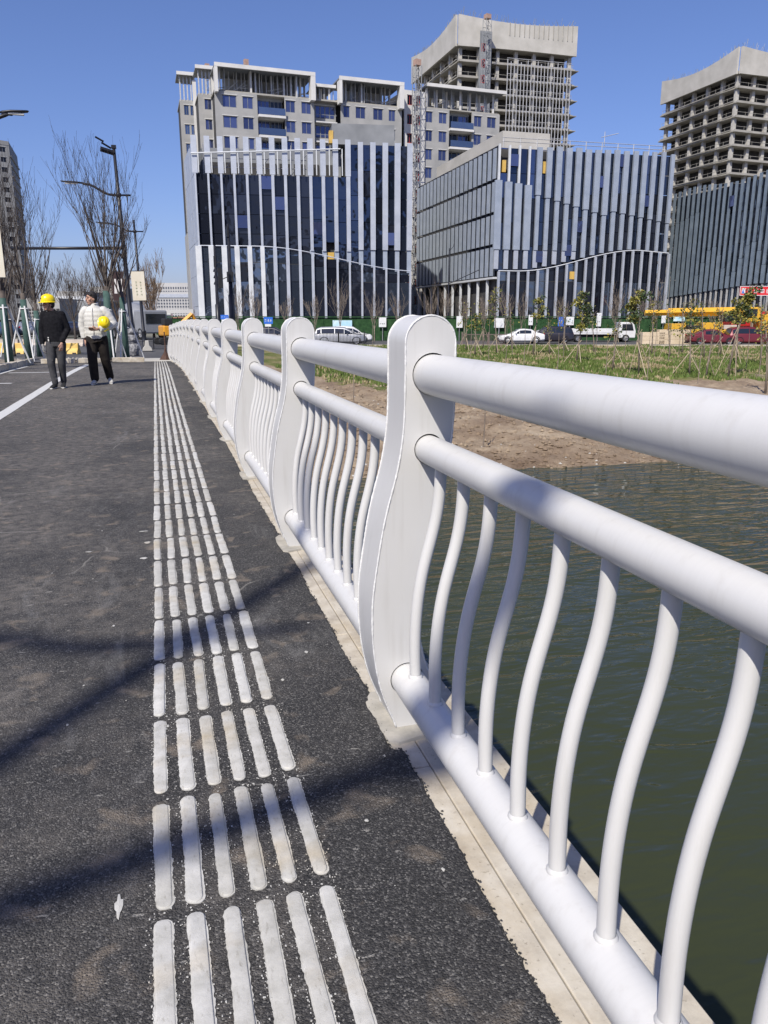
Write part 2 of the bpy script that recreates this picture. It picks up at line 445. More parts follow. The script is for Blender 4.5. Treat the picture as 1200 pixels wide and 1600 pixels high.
# ---- stone kerb: two rows of stones
M_JOINT = noisy('kerb_bedding', (.13, .12, .10), (.22, .20, .17), 10, .95)
ker = structure(strip(MB(), lambda y: XK - .05 + curve_x(y), lambda y: .86 + curve_x(y), frange(-6, 30, .5), -.024).build('stone_kerb', M_JOINT))
KB = {}
for row, (x0, x1, ln, off) in enumerate(((XK - .045, .657, .95, .18), (.660, .872, 1.9, .05))):
    y = -5.0 + off; i = 0
    while y < 29:
        l = ln + rng.uniform(-.03, .03)
        if y > -3:
            o = bevel(MB().box(0, x1 - x0, 0, l - .004, -.05, .012 + rng.uniform(-.0015, .0015) - (.0 if row else .0008)).build('kerb_stone', M_STONE, ker), .003, 1)
            o.location = (x0 + curve_x(y), y, zdeck(y) - .020)
            o.rotation_euler = (math.atan2(zdeck(y + l) - zdeck(y), l), 0, -math.atan2(curve_x(y + l) - curve_x(y), l))
        y += l; i += 1
# deck fascia under the kerb
# ---- tactile guiding bars, six columns
tact = thing('tactile_paving', 'strip of raised whitish guiding bars laid in the asphalt beside the railing', 'tactile paving', (0, 0, 0))
def bar_mesh(seed):
    rg = random.Random(seed); n = 60; hw = .0155; hl = .194
    out = []
    for k in range(7): a = math.pi * (1 - k / 6.0); out.append((hw * math.cos(a), hl - hw + hw * math.sin(a)))
    for k in range(1, n): out.append((hw, (hl - hw) * (1 - 2 * k / n)))
    for k in range(7): a = -math.pi * k / 6.0; out.append((hw * math.cos(a), -hl + hw + hw * math.sin(a)))
    for k in range(1, n): out.append((-hw, -(hl - hw) * (1 - 2 * k / n)))
    m = len(out); vs = []
    ph = rg.uniform(0, 50)
    for lv, (g, z) in enumerate(((1.0, -.002), (1.0, .0012), (.0, .0016), (-.05, .0044), (-.16, .0049))):
        for i, (x, y) in enumerate(out):
            nx = 1 if x > 0 else -1
            if lv < 2:   # spilt resin margin round the foot of the bar
                s = .0030 + .0030 * noi(x * 40 + ph, y * 9, 1) + .0030 * noi(x * 40, y * 130 + ph, 3)
                s = max(.0008, s); q = Vector((x, max(0, abs(y) - hl + hw) * (1 if y > 0 else -1)))
                q = q.normalized() if q.length > 1e-6 else Vector((nx, 0))
                vs.append((x + q.x * s, y + q.y * s, z))
            else:
                w = 1 - {0.0: 0, -.05: .07, -.16: .16}[g]
                j = .0004 * noi(y * 9 + ph, nx * 3.0)
                ex = abs(y) - (hl - hw); yy_ = y if ex < 0 else (hl - hw + ex * w) * (1 if y > 0 else -1)
                vs.append((x * w + j, yy_, z + .0006 * noi(x * 60, y * 25 + ph)))
    fs = [(l * m + i, l * m + (i + 1) % m, (l + 1) * m + (i + 1) % m, (l + 1) * m + i) for l in range(4) for i in range(m)]
    fs = [tuple(reversed(f)) for f in fs]
    fs.append(tuple(reversed([4 * m + i for i in range(m)])))
    me = MB().add(vs, fs).mesh('guiding_bar', M_TACT)
    bm = bmesh.new(); bm.from_mesh(me); bmesh.ops.recalc_face_normals(bm, faces=bm.faces); bm.to_mesh(me); bm.free()
    me.shade_smooth(); me.set_sharp_from_angle(angle=R(50))
    return me
BARM = [bar_mesh(s) for s in range(14)]
rest = MB(); cnt = 0
ROW0, PITCH_R = 1.415, .4215
for r in range(-3, 64):
    for c in range(6):
        x = -.066 + c * .0680 + rng.uniform(-.002, .002)
        y = ROW0 + (r - 1) * PITCH_R + PITCH_R / 2 + rng.uniform(-.006, .006) + .003 * c
        if y > 27.6: continue
        z = zdeck(y) + .001; rz = rng.uniform(-.012, .012)
        if cnt < 300 and r >= -1:
            o = obj('guiding_bar', rng.choice(BARM), tact, (x, y, z), rz + (math.pi if rng.random() < .5 else 0), (rng.uniform(.92, 1.08), rng.uniform(.955, 1.01), rng.uniform(.7, 1.15))); cnt += 1
        else:
            rest.add([(x - .017, y - .19, z), (x + .017, y - .19, z), (x + .017, y + .19, z), (x - .017, y + .19, z),
                      (x - .013, y - .185, z + .007), (x + .013, y - .185, z + .007), (x + .013, y + .185, z + .007), (x - .013, y + .185, z + .007)],
                     [(4, 5, 6, 7), (0, 1, 5, 4), (1, 2, 6, 5), (2, 3, 7, 6), (3, 0, 4, 7)])
stuff(rest.build('far_guiding_bars', M_TACT, tact))
# splashes of paint between the bars
mb = MB()
def splat(mb, x, y, z, s, rg, asp=1.0):
    n = 13; vs = [(x, y, z + .0012)]
    for k in range(n):
        a = 2 * math.pi * k / n; q = s * rg.uniform(.62, 1.1); vs.append((x + math.cos(a) * q, y + math.sin(a) * q * asp, z))
    mb.add(vs, [(0, 1 + k, 1 + (k + 1) % n) for k in range(n)])
for i in range(4200):
    c = rng.randrange(6); y = .8 + 4.2 * rng.random() ** 1.3
    sd = rng.choice((-1, 1))
    if noi(c * 3.1, y * 2.3, 2.2) < -.05 and rng.random() < .8: continue
    splat(mb, -.066 + c * .068 + sd * (.016 + abs(rng.gauss(0, .008))), y, .0022, rng.uniform(.0007, .0022), rng, rng.uniform(.8, 2))
for i in range(90):
    r = rng.randrange(0, 8); y = ROW0 + r * PITCH_R - PITCH_R * (r > 5) * 0 + rng.uniform(-.012, .012) - .0
    splat(mb, rng.uniform(-.07, .30), y, .0022, rng.uniform(.0015, .004), rng)
for x, y, s, a in ((-.155, 1.47, .009, 4.2), (.34, 2.42, .006, 1.6), (.46, 2.62, .007, 1.8), (.52, 2.9, .006, 1.2), (-.42, 4.2, .02, .5), (.42, 1.6, .006, 1), (-.12, 4.3, .02, 1.2), (-.14, 4.55, .03, .4), (-.135, 4.0, .02, .9)):
    splat(mb, x, y, .0024, s, rng, a)
for i in range(70):
    y = .9 + 14 * rng.random() ** 1.2; splat(mb, rng.uniform(-1.9, .58) if y > 3 else rng.uniform(-.6, .58), y, .0024, rng.uniform(.0012, .004) * (1 + y * .15), rng, rng.uniform(.4, 2))
stuff(mb.build('paint_splashes', M_TACT))['label'] = 'small white splashes of resin on the asphalt'
# ---- painted lines
def line(name, pts, w=.15, closed=False):
    mb = MB()
    for (x0, y0, x1, y1) in pts:
        n = max(1, int(math.hypot(x1 - x0, y1 - y0) / .5)); d = Vector((x1 - x0, y1 - y0)).normalized(); q = Vector((-d.y, d.x)) * w / 2
        vs = []
        for i in range(n + 1):
            k = i / n; x = x0 + (x1 - x0) * k; y = y0 + (y1 - y0) * k; z = zdeck(y) + .005
            j = .008 * noi(x * 7, y * 7)
            vs += [(x - q.x + j, y - q.y, z), (x + q.x + j, y + q.y, z)]
        mb.add(vs, [(2 * i, 2 * i + 1, 2 * i + 3, 2 * i + 2) for i in range(n)])
    o = mb.build(name, M_LINE)
    bm = bmesh.new(); bm.from_mesh(o.data)
    for f in bm.faces:
        f.normal_update()
        if f.normal.z < 0: f.normal_flip()
    bm.to_mesh(o.data); bm.free()
    return structure(o)
line('lane_line', [(-1.99, -6, -1.99, 24.8)], .16)
line('edge_line', [(-3.55, -6, -3.55, 24.0)], .12)
line('cross_line', [(-3.4, 20.2, -2.1, 20.2), (-3.2, 16.6, -2.75, 16.55)], .16)
# ================================================================== RAILING
rail = thing('bridge_railing', 'white steel bridge railing with wavy posts, three tubes and curved balusters', 'railing', (0, 0, 0))
left = [(1.14, .644), (1.05, .644), (.95, .643), (.90, .640), (.86, .635), (.82, .629), (.78, .621), (.73, .607), (.68, .593), (.63, .582), (.56, .570), (.50, .561), (.44, .552), (.38, .548), (.31, .5485), (.25, .553), (.20, .5595), (.14, .572), (.09, .587), (.045, .605), (0, .627)]
rgt = [(1.14, .788), (1.05, .788), (.95, .787), (.90, .784), (.86, .780), (.82, .773), (.78, .764), (.73, .750), (.68, .736), (.63, .722), (.56, .704), (.50, .692), (.44, .684), (.38, .682), (.31, .688), (.25, .700), (.20, .712), (.14, .732), (.09, .752), (.045, .772), (0, .795)]
def smooth_poly(tab, n=44):
    zs = [1.14 * (1 - i / n) for i in range(n + 1)]
    t = list(reversed(tab)); out = []
    for z in zs:
        acc = 0; ww = 0
        for k in range(-4, 5):
            q = min(1.14, max(0, z + k * .012)); g = math.exp(-(k / 3) ** 2)
            acc += g * lerp_tab(t, q); ww += g
        out.append((acc / ww, z))
    return out
LP = smooth_poly(left); RP = smooth_poly(rgt)
cx_, cr = .716, .072
arc = [(cx_ + cr * math.cos(a), 1.14 + cr * math.sin(a)) for a in [math.pi * k / 20 for k in range(1, 20)]]
OUT = list(reversed(LP)) + list(reversed(arc)) + RP        # up the left side, over the cap, down the right
RAILS = {'top_rail': (.722, 1.054, .0552), 'middle_rail': (.714, .848, .0400), 'bottom_rail': (.655, .156, .0485)}
TH = .165
def post_mesh():
    bm = bmesh.new()
    rings = []
    for y in (0, TH):
        loop = [bm.verts.new((x, y, z)) for x, z in OUT]
        es = [bm.edges.new((loop[i], loop[(i + 1) % len(loop)])) for i in range(len(loop))]
        for cx, cz, r in RAILS.values():
            h = [bm.verts.new((cx + (r + .0028) * math.cos(2 * math.pi * k / 32), y, cz + .0016 + (r + .0028) * math.sin(2 * math.pi * k / 32))) for k in range(32)]
            es += [bm.edges.new((h[i], h[(i + 1) % 32])) for i in range(32)]
        bmesh.ops.triangle_fill(bm, use_beauty=True, use_dissolve=False, edges=es)
        rings.append(loop)
    a, b = rings
    for i in range(len(a) - 1): bm.faces.new((a[i], a[i + 1], b[i + 1], b[i]))
    bmesh.ops.recalc_face_normals(bm, faces=bm.faces)
    me = bpy.data.meshes.new('post'); bm.to_mesh(me); bm.free(); me.materials.append(M_WHITE)
    me.shade_smooth(); me.set_sharp_from_angle(angle=R(40)); return me
PM = post_mesh()
def bead_mesh(y, seed):
    rg = random.Random(seed); pts = []; rad = []
    # resample outline to short steps so that the bead can ripple
    P = [Vector((x, y, z)) for x, z in OUT]
    for a, b in zip(P, P[1:]):
        n = max(1, int((b - a).length / .0075))
        for k in range(n): pts.append(a.lerp(b, k / n)); rad.append(.0030 + rg.uniform(-.0007, .0008))
    return MB().tube(pts, rad, 6).mesh('weld_bead', M_WELD, True)
BM0, BM1 = bead_mesh(0.001, 1), bead_mesh(TH - .001, 2)
NP = 15
PY = [-3.99 + 2.0 * i + .0 for i in range(17)]
PY = [y for y in PY if y < 28.2]
def rl(y): return Vector((curve_x(y), y, zdeck(y)))
RM = {}
for nme, (cx, cz, r) in RAILS.items():
    mb = MB(); n = 40
    mb.tube([(cx, .05 + (2.0 - .0) * k / 8, cz) for k in range(9)], r, n, cap=False, ref=(1, 0, 0))
    RM[nme] = mb.mesh(nme, M_WHITE, True)
# baluster: S curve parallel to the posts
def bal_mesh():
    tab = [(.19, .655), (.26, .6515), (.336, .6505), (.41, .6555), (.47, .662), (.522, .671), (.57, .6835), (.611, .6960), (.65, .7065), (.698, .7155), (.75, .7200), (.83, .7210)]
    zs = [.19 + .64 * k / 26 for k in range(27)]
    xs = []
    for z in zs:
        acc = ww = 0
        for k in range(-4, 5):
            q = min(.83, max(.19, z + k * .024)); g = math.exp(-(k / 3) ** 2); acc += g * lerp_tab(tab, q); ww += g
        xs.append(acc / ww)
    mb = MB().tube([(x, 0, z) for x, z in zip(xs, zs)], .0164, 16, ref=(0, 1, 0))
    cx = xs[0]
    prof = [(.0165, .024), (.0178, .0215), (.0198, .0185), (.0206, .0155), (.019, .006)]
    rg = random.Random(5)
    mb.lathe([(r + rg.uniform(-.0004, .0004), z) for r, z in prof], 16, (cx, 0, .187))
    return mb.mesh('baluster', M_WHITE, True)
BAL = bal_mesh()
CAPM = nmat('dark_gap', None, .9, (.02, .02, .02))
padm = {}
for i, y in enumerate(PY):
    p = rl(y)
    nx = rl(y + 2.0); rz = -math.atan2(nx.x - p.x, 2.0); rx = math.atan2(nx.z - p.z, 2.0)
    po = obj('post', PM, rail, p, rz)
    obj('weld_bead', BM0, po); obj('weld_bead', BM1, po)
    # mortar pad under the post
    rg = random.Random(100 + i)
    pts = [(.572, -.075), (.60, -.09), (.68, -.065), (.80, -.06), (.815, .1), (.81, .24), (.70, .245), (.60, .25), (.577, .2), (.566, .1)]
    pts = [(a + rg.uniform(-.006, .006), b + rg.uniform(-.006, .006)) for a, b in pts]
    vs = [(a, b, -.02) for a, b in pts] + [(a + (.69 - a) * .02, b + (.08 - b) * .02, -.001 + .002 * rg.random()) for a, b in pts]
    n = len(pts)
    MB().add(vs, [tuple(range(n, 2 * n))] + [(k, (k + 1) % n, (k + 1) % n + n, k + n) for k in range(n)]).build('mortar_pad', M_MORTAR, po)
    if i == len(PY) - 1: break
    for nme in RAILS:
        o = obj(nme, RM[nme], rail, p + Vector((0, .03, 0)), rz); o.rotation_euler = (rx, 0, rz)
    for k in range(11):
        fr = (TH + .0825 + k * .167)
        o = obj('baluster', BAL, rail, p + (nx - p) * (fr / 2.0), rz)
# ================================================================== BUILDINGS BEHIND THE RIVER
def zat(py, D): return at(600, py, D).z
GZ = -1.12
def _glass(name, c1, c2, rough=.04, metal=.85, rnd=.5):
    def f(t, b):
        oi = N(t, 'ShaderNodeObjectInfo')
        L(t, ramp(t, oi.outputs['Random'], [(0, c1), (1, c2)]), b.inputs['Base Color'])
        p = coords(t)
        bump(t, b, tnoise(t, p, .45, 2), .22, .25)
    return nmat(name, f, rough, metal=metal)
G_DARK = _glass('dark_reflection_glass', (.010, .012, .020), (.028, .033, .05), metal=.35)  # dark, blue, navy and grey tones paint in mirrored buildings and sky
G_BLUE = _glass('blue_reflection_glass', (.07, .10, .19), (.13, .17, .28))
G_NAVY = _glass('navy_reflection_glass', (.035, .05, .085), (.07, .09, .14))
G_GREY = _glass('grey_reflection_glass', (.10, .13, .18), (.19, .23, .30))
G_WIN = _glass('window_glass', (.05, .065, .14), (.11, .135, .26), metal=.6)
M_ALU = noisy('aluminium_fin', (.40, .43, .485), (.49, .52, .57), .9, .42, metal=.25)
M_ALUB = noisy('blue_grey_fin', (.31, .355, .42), (.39, .435, .50), .9, .45, metal=.25)
M_ALUD = noisy('slate_fin', (.15, .19, .235), (.22, .27, .32), .9, .45, metal=.25)
M_ALUW = noisy('pale_panel', (.50, .52, .54), (.63, .65, .66), .9, .5)
M_SHADE = noisy('interior_shade', (.035, .035, .038), (.07, .068, .065), .8, .95)  # dark colour stands in for shade inside buildings, openings and slots
M_GREYP = noisy('grey_panel', (.17, .18, .19), (.25, .26, .27), .4, .7)
M_WALL = noisy('grey_render_wall', (.29, .29, .28), (.375, .37, .355), .5, .85)
M_WALLL = noisy('pale_render_wall', (.55, .54, .52), (.66, .65, .62), .5, .85)
M_RAW = noisy('raw_concrete', (.28, .265, .235), (.40, .385, .345), .35, .92, 3, .25, .05)
M_RAWP = noisy('pale_concrete', (.40, .385, .345), (.52, .50, .455), .3, .92, 3, .25, .05)
M_SCAF = noisy('galvanised_tube', (.42, .42, .42), (.58, .58, .57), 3, .5, metal=.3)
M_RED = noisy('red_paint', (.42, .04, .035), (.55, .07, .05), 3, .5)
M_YEL = noisy('yellow_panel', (.50, .32, .07), (.62, .41, .11), 2, .5)
M_BLK = noisy('black_metal', (.012, .013, .016), (.03, .03, .034), 4, .45)
M_STEELG = noisy('grey_steel', (.16, .17, .18), (.24, .25, .26), 4, .5)
class Fr:                                   # a facade frame inside a building: origin, heading; x along, y inwards
    def __init__(s, parent, o, ang): s.p = parent; s.o = Vector((o[0], o[1])); s.a = ang; s.c = math.cos(ang); s.s = math.sin(ang)
    def xy(s, x, y): return (s.o.x + x * s.c - y * s.s, s.o.y + x * s.s + y * s.c)
    def box(s, name, mat, x0, x1, y0, y1, z0, z1, parent=None, tilt=0.0):
        cx, cy = s.xy((x0 + x1) / 2, (y0 + y1) / 2)
        o = piece(name, mat, parent or s.p, (cx, cy, (z0 + z1) / 2), (x1 - x0, y1 - y0, z1 - z0), s.a + tilt)
        return o
    def pt(s, x, y, z): q = s.xy(x, y); return Vector((q[0], q[1], z))
def building(name, label, A, B, cat='building', group=None):
    e = B - A; rz = math.atan2(e.y, e.x)
    t = thing(name, label, cat, (A.x, A.y, GZ), rz, group)
    return t, math.hypot(e.x, e.y)
def local(t, P):                            # world point -> local xy of building t
    d = Vector((P.x - t.location.x, P.y - t.location.y)); a = -t.rotation_euler.z
    return Vector((d.x * math.cos(a) - d.y * math.sin(a), d.x * math.sin(a) + d.y * math.cos(a)))
rb = random.Random(21)
def H(py, D): return zat(py, D) - GZ        # height above ground of a picture row at distance D
# ---------------------------------------------------------------- the left glass hall
A = at(302, 212, 108); B = at(640, 223, 111.7)
b1, W = building('glass_hall', 'dark glass building with slanted pale fins and an unfinished open top storey', A, B)
f = Fr(b1, (0, 0), 0)
HT = H(212, 108); z_open = H(268, 108); z_mid = H(388, 108); z_low = H(440, 108)
bk = local(b1, at(287, 248, 124))
MB().prism([(0, 0)], 0, 1) if False else None
mb = MB()
core = [(.9, .75), (W - .3, .75), (W - .3, 17), (bk.x + 1.2, bk.y)]
def polybox(pts, z0, z1):
    n = len(pts); vs = [(x, y, z0) for x, y in pts] + [(x, y, z1) for x, y in pts]
    return MB().add(vs, [tuple(range(n - 1, -1, -1)), tuple(range(n, 2 * n))] + [(i, (i + 1) % n, (i + 1) % n + n, i + n) for i in range(n)])
polybox(core, 0, z_open - .3).build('core', M_SHADE, b1)
polybox([(W * .70, .75), (W - .3, .75), (W - .3, 16), (W * .70, 16)], z_open - .3, HT - .6).build('core', M_SHADE, b1)
# set-back grey storey and yellow site screen on the roof
polybox([(.6, 4.5), (W * .7 - .4, 4.5), (W * .7 - .4, 15), (-1.5, 15)], z_open - .3, HT - .5).build('setback_storey', M_GREYP, b1)
for k in range(9): f.box('opening_shade', M_SHADE, 1.2 + k * 1.95, 2.7 + k * 1.95, 4.35, 4.6, z_open + .15, HT - 2.3)  # dark slabs stand in for the shade of open bays
f.box('rooftop_box', M_GREYP, W * .64, W * .94, 2.5, 9, HT + .0, H(190, 112))
f.box('rooftop_box', M_YEL, W * .625, W * .645, 2.4, 3.6, HT + .1, H(196, 110))
NB = 17; pw = W / NB
def wave1(x):                              # top edge of the projecting skirt
    k = x / W
    return H(385, 108) + (H(425, 111.7) - H(385, 108)) * (0 if k < .26 else (0.5 - .5 * math.cos(math.pi * min(1, (k - .26) / .80))))
for i in range(NB + 1):
    x = i * pw; k = i / NB
    fw = (.24 + .56 * k ** 1.5) * rb.uniform(.9, 1.1)
    if i <= 12:
        f.box('panel_fin', M_ALU, x - .36, x + .36, -.35, -.18, z_open - .2, HT + rb.uniform(-.05, .05))
        f.box('fin', M_ALU, x - fw * .5, x + fw * .5, -.45, -.12, max(wave1(x) + .05, z_mid * .98), z_open - .25)
    else:
        f.box('fin', M_ALU, x - fw * .5, x + fw * .5, -.45, -.12, z_mid, HT - .25)
    if i > 8:
        f.box('lower_fin', M_ALUB, x - .3, x + .3, -.30, -.1, wave1(x) - .4, z_mid - .05)
    if i < NB:
        top = z_open - .25 if i < 12 else HT - .5
        nf = 4 if i < 12 else 5
        zb = wave1(x + pw / 2) - .8
        for j in range(nf):
            za = zb + (top - zb) * j / nf; zc = zb + (top - zb) * (j + 1) / nf
            g = G_DARK if i < 9 else (G_NAVY if i < 13 or (i * 7 + j * 3) % 4 else G_DARK)  # mirrored dark buildings are put into the choice of glass colour
            if (i, j) in ((10, 0),): f.box('plywood_panel', M_YEL, x + .25, x + pw - .35, -.02, .1, za + .2, za + 1.5); continue
            tl = rb.uniform(-.006, .006)
            if (i, j) in ((6, 2), (3, 1), (9, 1), (15, 1), (5, 3)):     # casements standing open
                f.box('pane', G_WIN, x + .1, x + pw - .1, -.30, -.24, za + .7, za + 2.3, tilt=.05); 
            f.box('pane', g, x + .04, x + pw - .04, .0, .06, za + .03, zc - .03, tilt=tl)
    # skirt
    wz = wave1(x)
    fs_ = .78 - .52 * min(1, k * 1.5)
    f.box('skirt_fin', M_ALUW if k < .3 else M_ALU, x - fs_ * .5, x + fs_ * .5, -1.55, -1.25, 0.0, wz - .05)
    if i < NB:
        wz2 = wave1(x + pw / 2)
        rows = [0.0, 1.6, H(440, 108), (H(440, 108) + wz2) / 2 + .2, wz2 - .25]
        for za, zc in zip(rows, rows[1:]):
            g = G_GREY if (k < .5 and rb.random() < .85) else (G_DARK if rb.random() < .7 else G_GREY)  # greyer lower panes imitate mirrored sky by colour
            f.box('pane', g, x + .04, x + pw - .04, -1.15, -1.09, za + .03, zc - .03, tilt=rb.uniform(-.008, .008))
# curved cap of the skirt
mb = MB(); mb.tube([(W * q / 40, -1.3, wave1(W * q / 40)) for q in range(41)], .07, 6); mb.build('wave_cap', M_ALU, b1)
polybox([(-.3, -1.0), (W + .2, -1.0), (W + .2, .7), (-.3, .7)], 0, 2.2).build('plinth', M_SHADE, b1)
# sloping handrail and scaffold on the open storey
mb = MB(); mb.tube([(-.4, -.6, z_open + 2.1), (W * .35, -.6, z_open + 2.6), (W * .67, -.6, HT - 1.2)], .09, 6)
mb.build('sloping_rail', M_ALUW, b1)
for k in range(12):
    x = .5 + k * W * .66 / 11; zt = z_open + 2.1 + (HT - 1.2 - z_open - 2.1) * (k / 11) ** 1.3
    f.box('rail_post', M_ALUW, x - .06, x + .06, -.66, -.54, z_open - .2, zt)
mb = MB()
for k in range(7):
    for zz in (z_open + .1, z_open + 1.2, z_open + 2.3): pass
    x = 1.0 + k * 2.3
    mb.beam((x, 1.2, z_open - .2), (x, 1.2, HT - .6), .07); mb.beam((x, 2.6, z_open - .2), (x, 2.6, HT - .6), .07)
    if k < 6:
        for zz in (z_open + .8, z_open + 1.9): mb.beam((x, 1.2, zz), (x + 2.3, 1.2, zz), .06)
        if k % 2: mb.beam((x, 1.2, z_open), (x + 2.3, 1.2, HT - 1.4), .05)
mb.build('scaffold', M_SCAF, b1)
for x0, x1 in ((W * .71, W * .78), (W * .8, W * .99)): pass
# left flank in smooth pale panels
ang = math.atan2(-bk.y, -bk.x)
fl = Fr(b1, (bk.x, bk.y), ang); LL = bk.length
for i in range(9):
    x0 = LL * i / 9; x1 = LL * (i + 1) / 9
    for j in range(6):
        zz0 = HT * j / 6; zz1 = HT * (j + 1) / 6
        fl.box('flank_panel', M_ALU, x0 + .02, x1 - .02, rb.uniform(-.02, .02), .3, zz0 + .02, zz1 - .02 - (.0 if j < 5 else rb.uniform(0, .3)))
# ---------------------------------------------------------------- the middle glass hall
A = at(780, 222, 105); B = at(1050, 237, 110.6); BKW = at(653, 290, 137)
b2, W = building('glass_hall', 'blue glass corner building with dense grey fins and a rising wave over its ground storey', A, B)
f = Fr(b2, (0, 0), 0); HT = H(222, 105); bk = local(b2, BKW); LL = bk.length
polybox([(.5, .8), (W - .3, .8), (W - .3, 26), (bk.x + .9, bk.y)], 0, HT - .6).build('core', M_SHADE, b2)
zl = H(390, 105); zlow = H(425, 105)
def wave2(x):
    k = x / W
    return H(424, 105) + (H(393, 110) - H(424, 105)) * (.5 - .5 * math.cos(math.pi * min(1, max(0, (k - .1) / .72)))) + (0 if k < .82 else -.15 * (k - .82) * 10)
NB = 18; pw = W / NB
for i in range(NB + 1):
    x = i * pw; k = i / NB
    ztop = HT - rb.uniform(.2, .45)
    fw = .40 + .25 * math.sin(k * 3.1)
    # two layers of fins: the outer ones stop in steps
    zs = H(282 + 2 * i, 105) if i < 4 else (H(305 + 4.0 * (i - 4), 106) if i < 12 else H(330 + 2.6 * (i - 12), 108))
    zb = zl if i < 9 else wave2(x) + .2
    if i > 3: f.box('fin', M_ALUB, x - fw * .6, x + fw * .6, -.50, -.15, zs, ztop)
    f.box('fin', M_ALUB, x - .46 if i < 4 else x - fw * .45, x + .46 if i < 4 else x + fw * .45, -.42, -.1, zb, zs - .03 if i > 3 else zs)
    if i < 4: f.box('fin', M_ALUW, x - .12, x + .12, -.42, -.1, zs + .02, ztop)
    if i < 9: f.box('lower_fin', M_ALU, x - .30, x + .30, -.34, -.12, wave2(x) + .3, zl - .05)
    if i < NB:
        zb = wave2(x + pw / 2) + .1; nf = 5
        for j in range(nf):
            za = zb + (HT - .6 - zb) * j / nf; zc = zb + (HT - .6 - zb) * (j + 1) / nf
            if (i, j) in ((0, 4), (4, 4)):
                f.box('yellow_hatch', M_YEL, x + .5, x + 1.0, -.06, .1, za + .1, za + 1.5); zc0 = za + 2.2
                f.box('pane', G_BLUE, x + .05, x + pw - .05, .0, .06, za + 2.8, zc - .03); continue
            g = (G_NAVY, G_BLUE)[i % 3 == 0] if j >= 3 else (G_NAVY if (i * 5 + j) % 7 < 2 else G_DARK)
            f.box('pane', g, x + .04, x + pw - .04, .0, .06, za + .03, zc - .03, tilt=rb.uniform(-.006, .006))
            if rb.random() < .07: f.box('open_casement', G_WIN, x + .1, x + pw - .1, -.34, -.28, za + .8, za + 2.2, tilt=.04)
        wz2 = wave2(x + pw / 2)
        rows = [0, 1.8, H(440, 106), wz2 - .1]
        for za, zc in zip(rows, rows[1:]):
            f.box('pane', G_DARK if rb.random() < .75 else G_GREY, x + .04, x + pw - .04, -.98, -.92, za + .03, zc - .03, tilt=rb.uniform(-.008, .008))
    f.box('column_fin', M_ALU, x - .14, x + .14, -1.5, -1.2, 0, wave2(x) - .1)
MB().tube([(W * q / 40, -1.25, wave2(W * q / 40)) for q in range(41)], .07, 6).build('wave_cap', M_ALUW, b2)
f.box('yellow_door', M_YEL, W * .415, W * .443, -1.08, -1.0, H(436, 106), H(424, 106))
# roof edge rail and set-back penthouse
mb = MB()
for k in range(11): mb.beam((1 + k * (W - 1.5) / 10, 1.0, HT - .7), (1 + k * (W - 1.5) / 10, 1.0, HT + .85), .08)
for zz in (HT + .35, HT + .8): mb.beam((.8, 1.0, zz), (W - .4, 1.0, zz), .06)
mb.beam((W * .62, 1.2, HT + .3), (W * .62, 1.2, HT + 2.2), .07); mb.beam((W * .60, 1.2, HT + 1.5), (W * .7, 1.2, HT + 2.1), .06)
mb.build('roof_edge_rail', M_SCAF, b2)
ang = math.atan2(-bk.y, -bk.x)
fl = Fr(b2, (bk.x, bk.y), ang)
polybox([fl.xy(3, 2.2), fl.xy(LL - 4.0, 2.2), fl.xy(LL - 4.0, 9), fl.xy(3, 14)], HT - .6, HT + 2.3).build('penthouse', M_RAWP, b2)
# left flank: fins, four storeys
NS = 20
zbl = H(438, 115)
for i in range(NS):
    x = LL * (i + .5) / NS
    for j in range(4):
        z0 = zbl + (HT - .3 - zbl) * j / 4; z1 = zbl + (HT - .3 - zbl) * (j + 1) / 4
        fl.box('flank_fin', M_ALUB, x - .40, x + .36, -.20, -.08, z0 + .10, z1 - .30, tilt=.12)
        fl.box('pane', G_DARK, x - .78, x + .78, .0, .06, z0 + .03, z1 - .03)
    fl.box('pane', G_DARK if i % 3 else G_GREY, x - .78, x + .78, .9, .96, 0, zbl)
    if i % 2 == 0: fl.box('white_column', M_ALUW, x - .13, x + .13, -.1, .2, 0, zbl - .3)
fl.box('soffit', M_ALUW, 0, LL, -.3, .9, zbl - .3, zbl - .05)
# ---------------------------------------------------------------- the right glass hall
A = at(1057, 303, 117); B0 = at(1200, 268, 100); B = A + (B0 - A) * 2.2
b3, W = building('glass_hall', 'slate blue finned building cut off by the right edge, behind the red sign', A, B)
f = Fr(b3, (0, 0), 0); HT = H(303, 117)
polybox([(.4, .8), (W, .8), (W, 22), (4, 22)], 0, HT - .5).build('core', M_SHADE, b3)
NB = int(17 * 2.2); pw = W / NB
for i in range(NB + 1):
    x = i * pw; k = min(1, x / (W / 2.2))
    zb = H(465, 117) + (H(443, 100) - H(465, 117)) * k
    ztop = HT + .3 * math.sin(i * .4)
    zmid = HT * (.78 + .012 * i if i < 6 else .5 + .1 * math.sin(i * .9))
    f.box('fin', M_ALUD, x - .20, x + .20, -.22, -.10, zmid, ztop, tilt=.15)
    f.box('fin', M_ALUD, x - .27, x + .27, -.20, -.08, zb, zmid - .03, tilt=.15)
    f.box('column_fin', M_SCAF, x - .08, x + .08, -.1, .1, 0, zb + .3)
    if i < NB:
        for j in range(5):
            za = HT * j / 5; zc = HT * (j + 1) / 5 - (.6 if j == 4 else 0)
            f.box('pane', (G_DARK, G_NAVY, G_GREY)[(i * 5 + j * 2) % 3 if j else 0], x + .03, x + pw - .03, .2, .26, za + .03, zc - .03, tilt=rb.uniform(-.006, .006))
            if rb.random() < .05 and j > 1: f.box('open_casement', G_WIN, x + .1, x + pw - .1, -.3, -.24, za + .7, za + 2.0, tilt=.04)
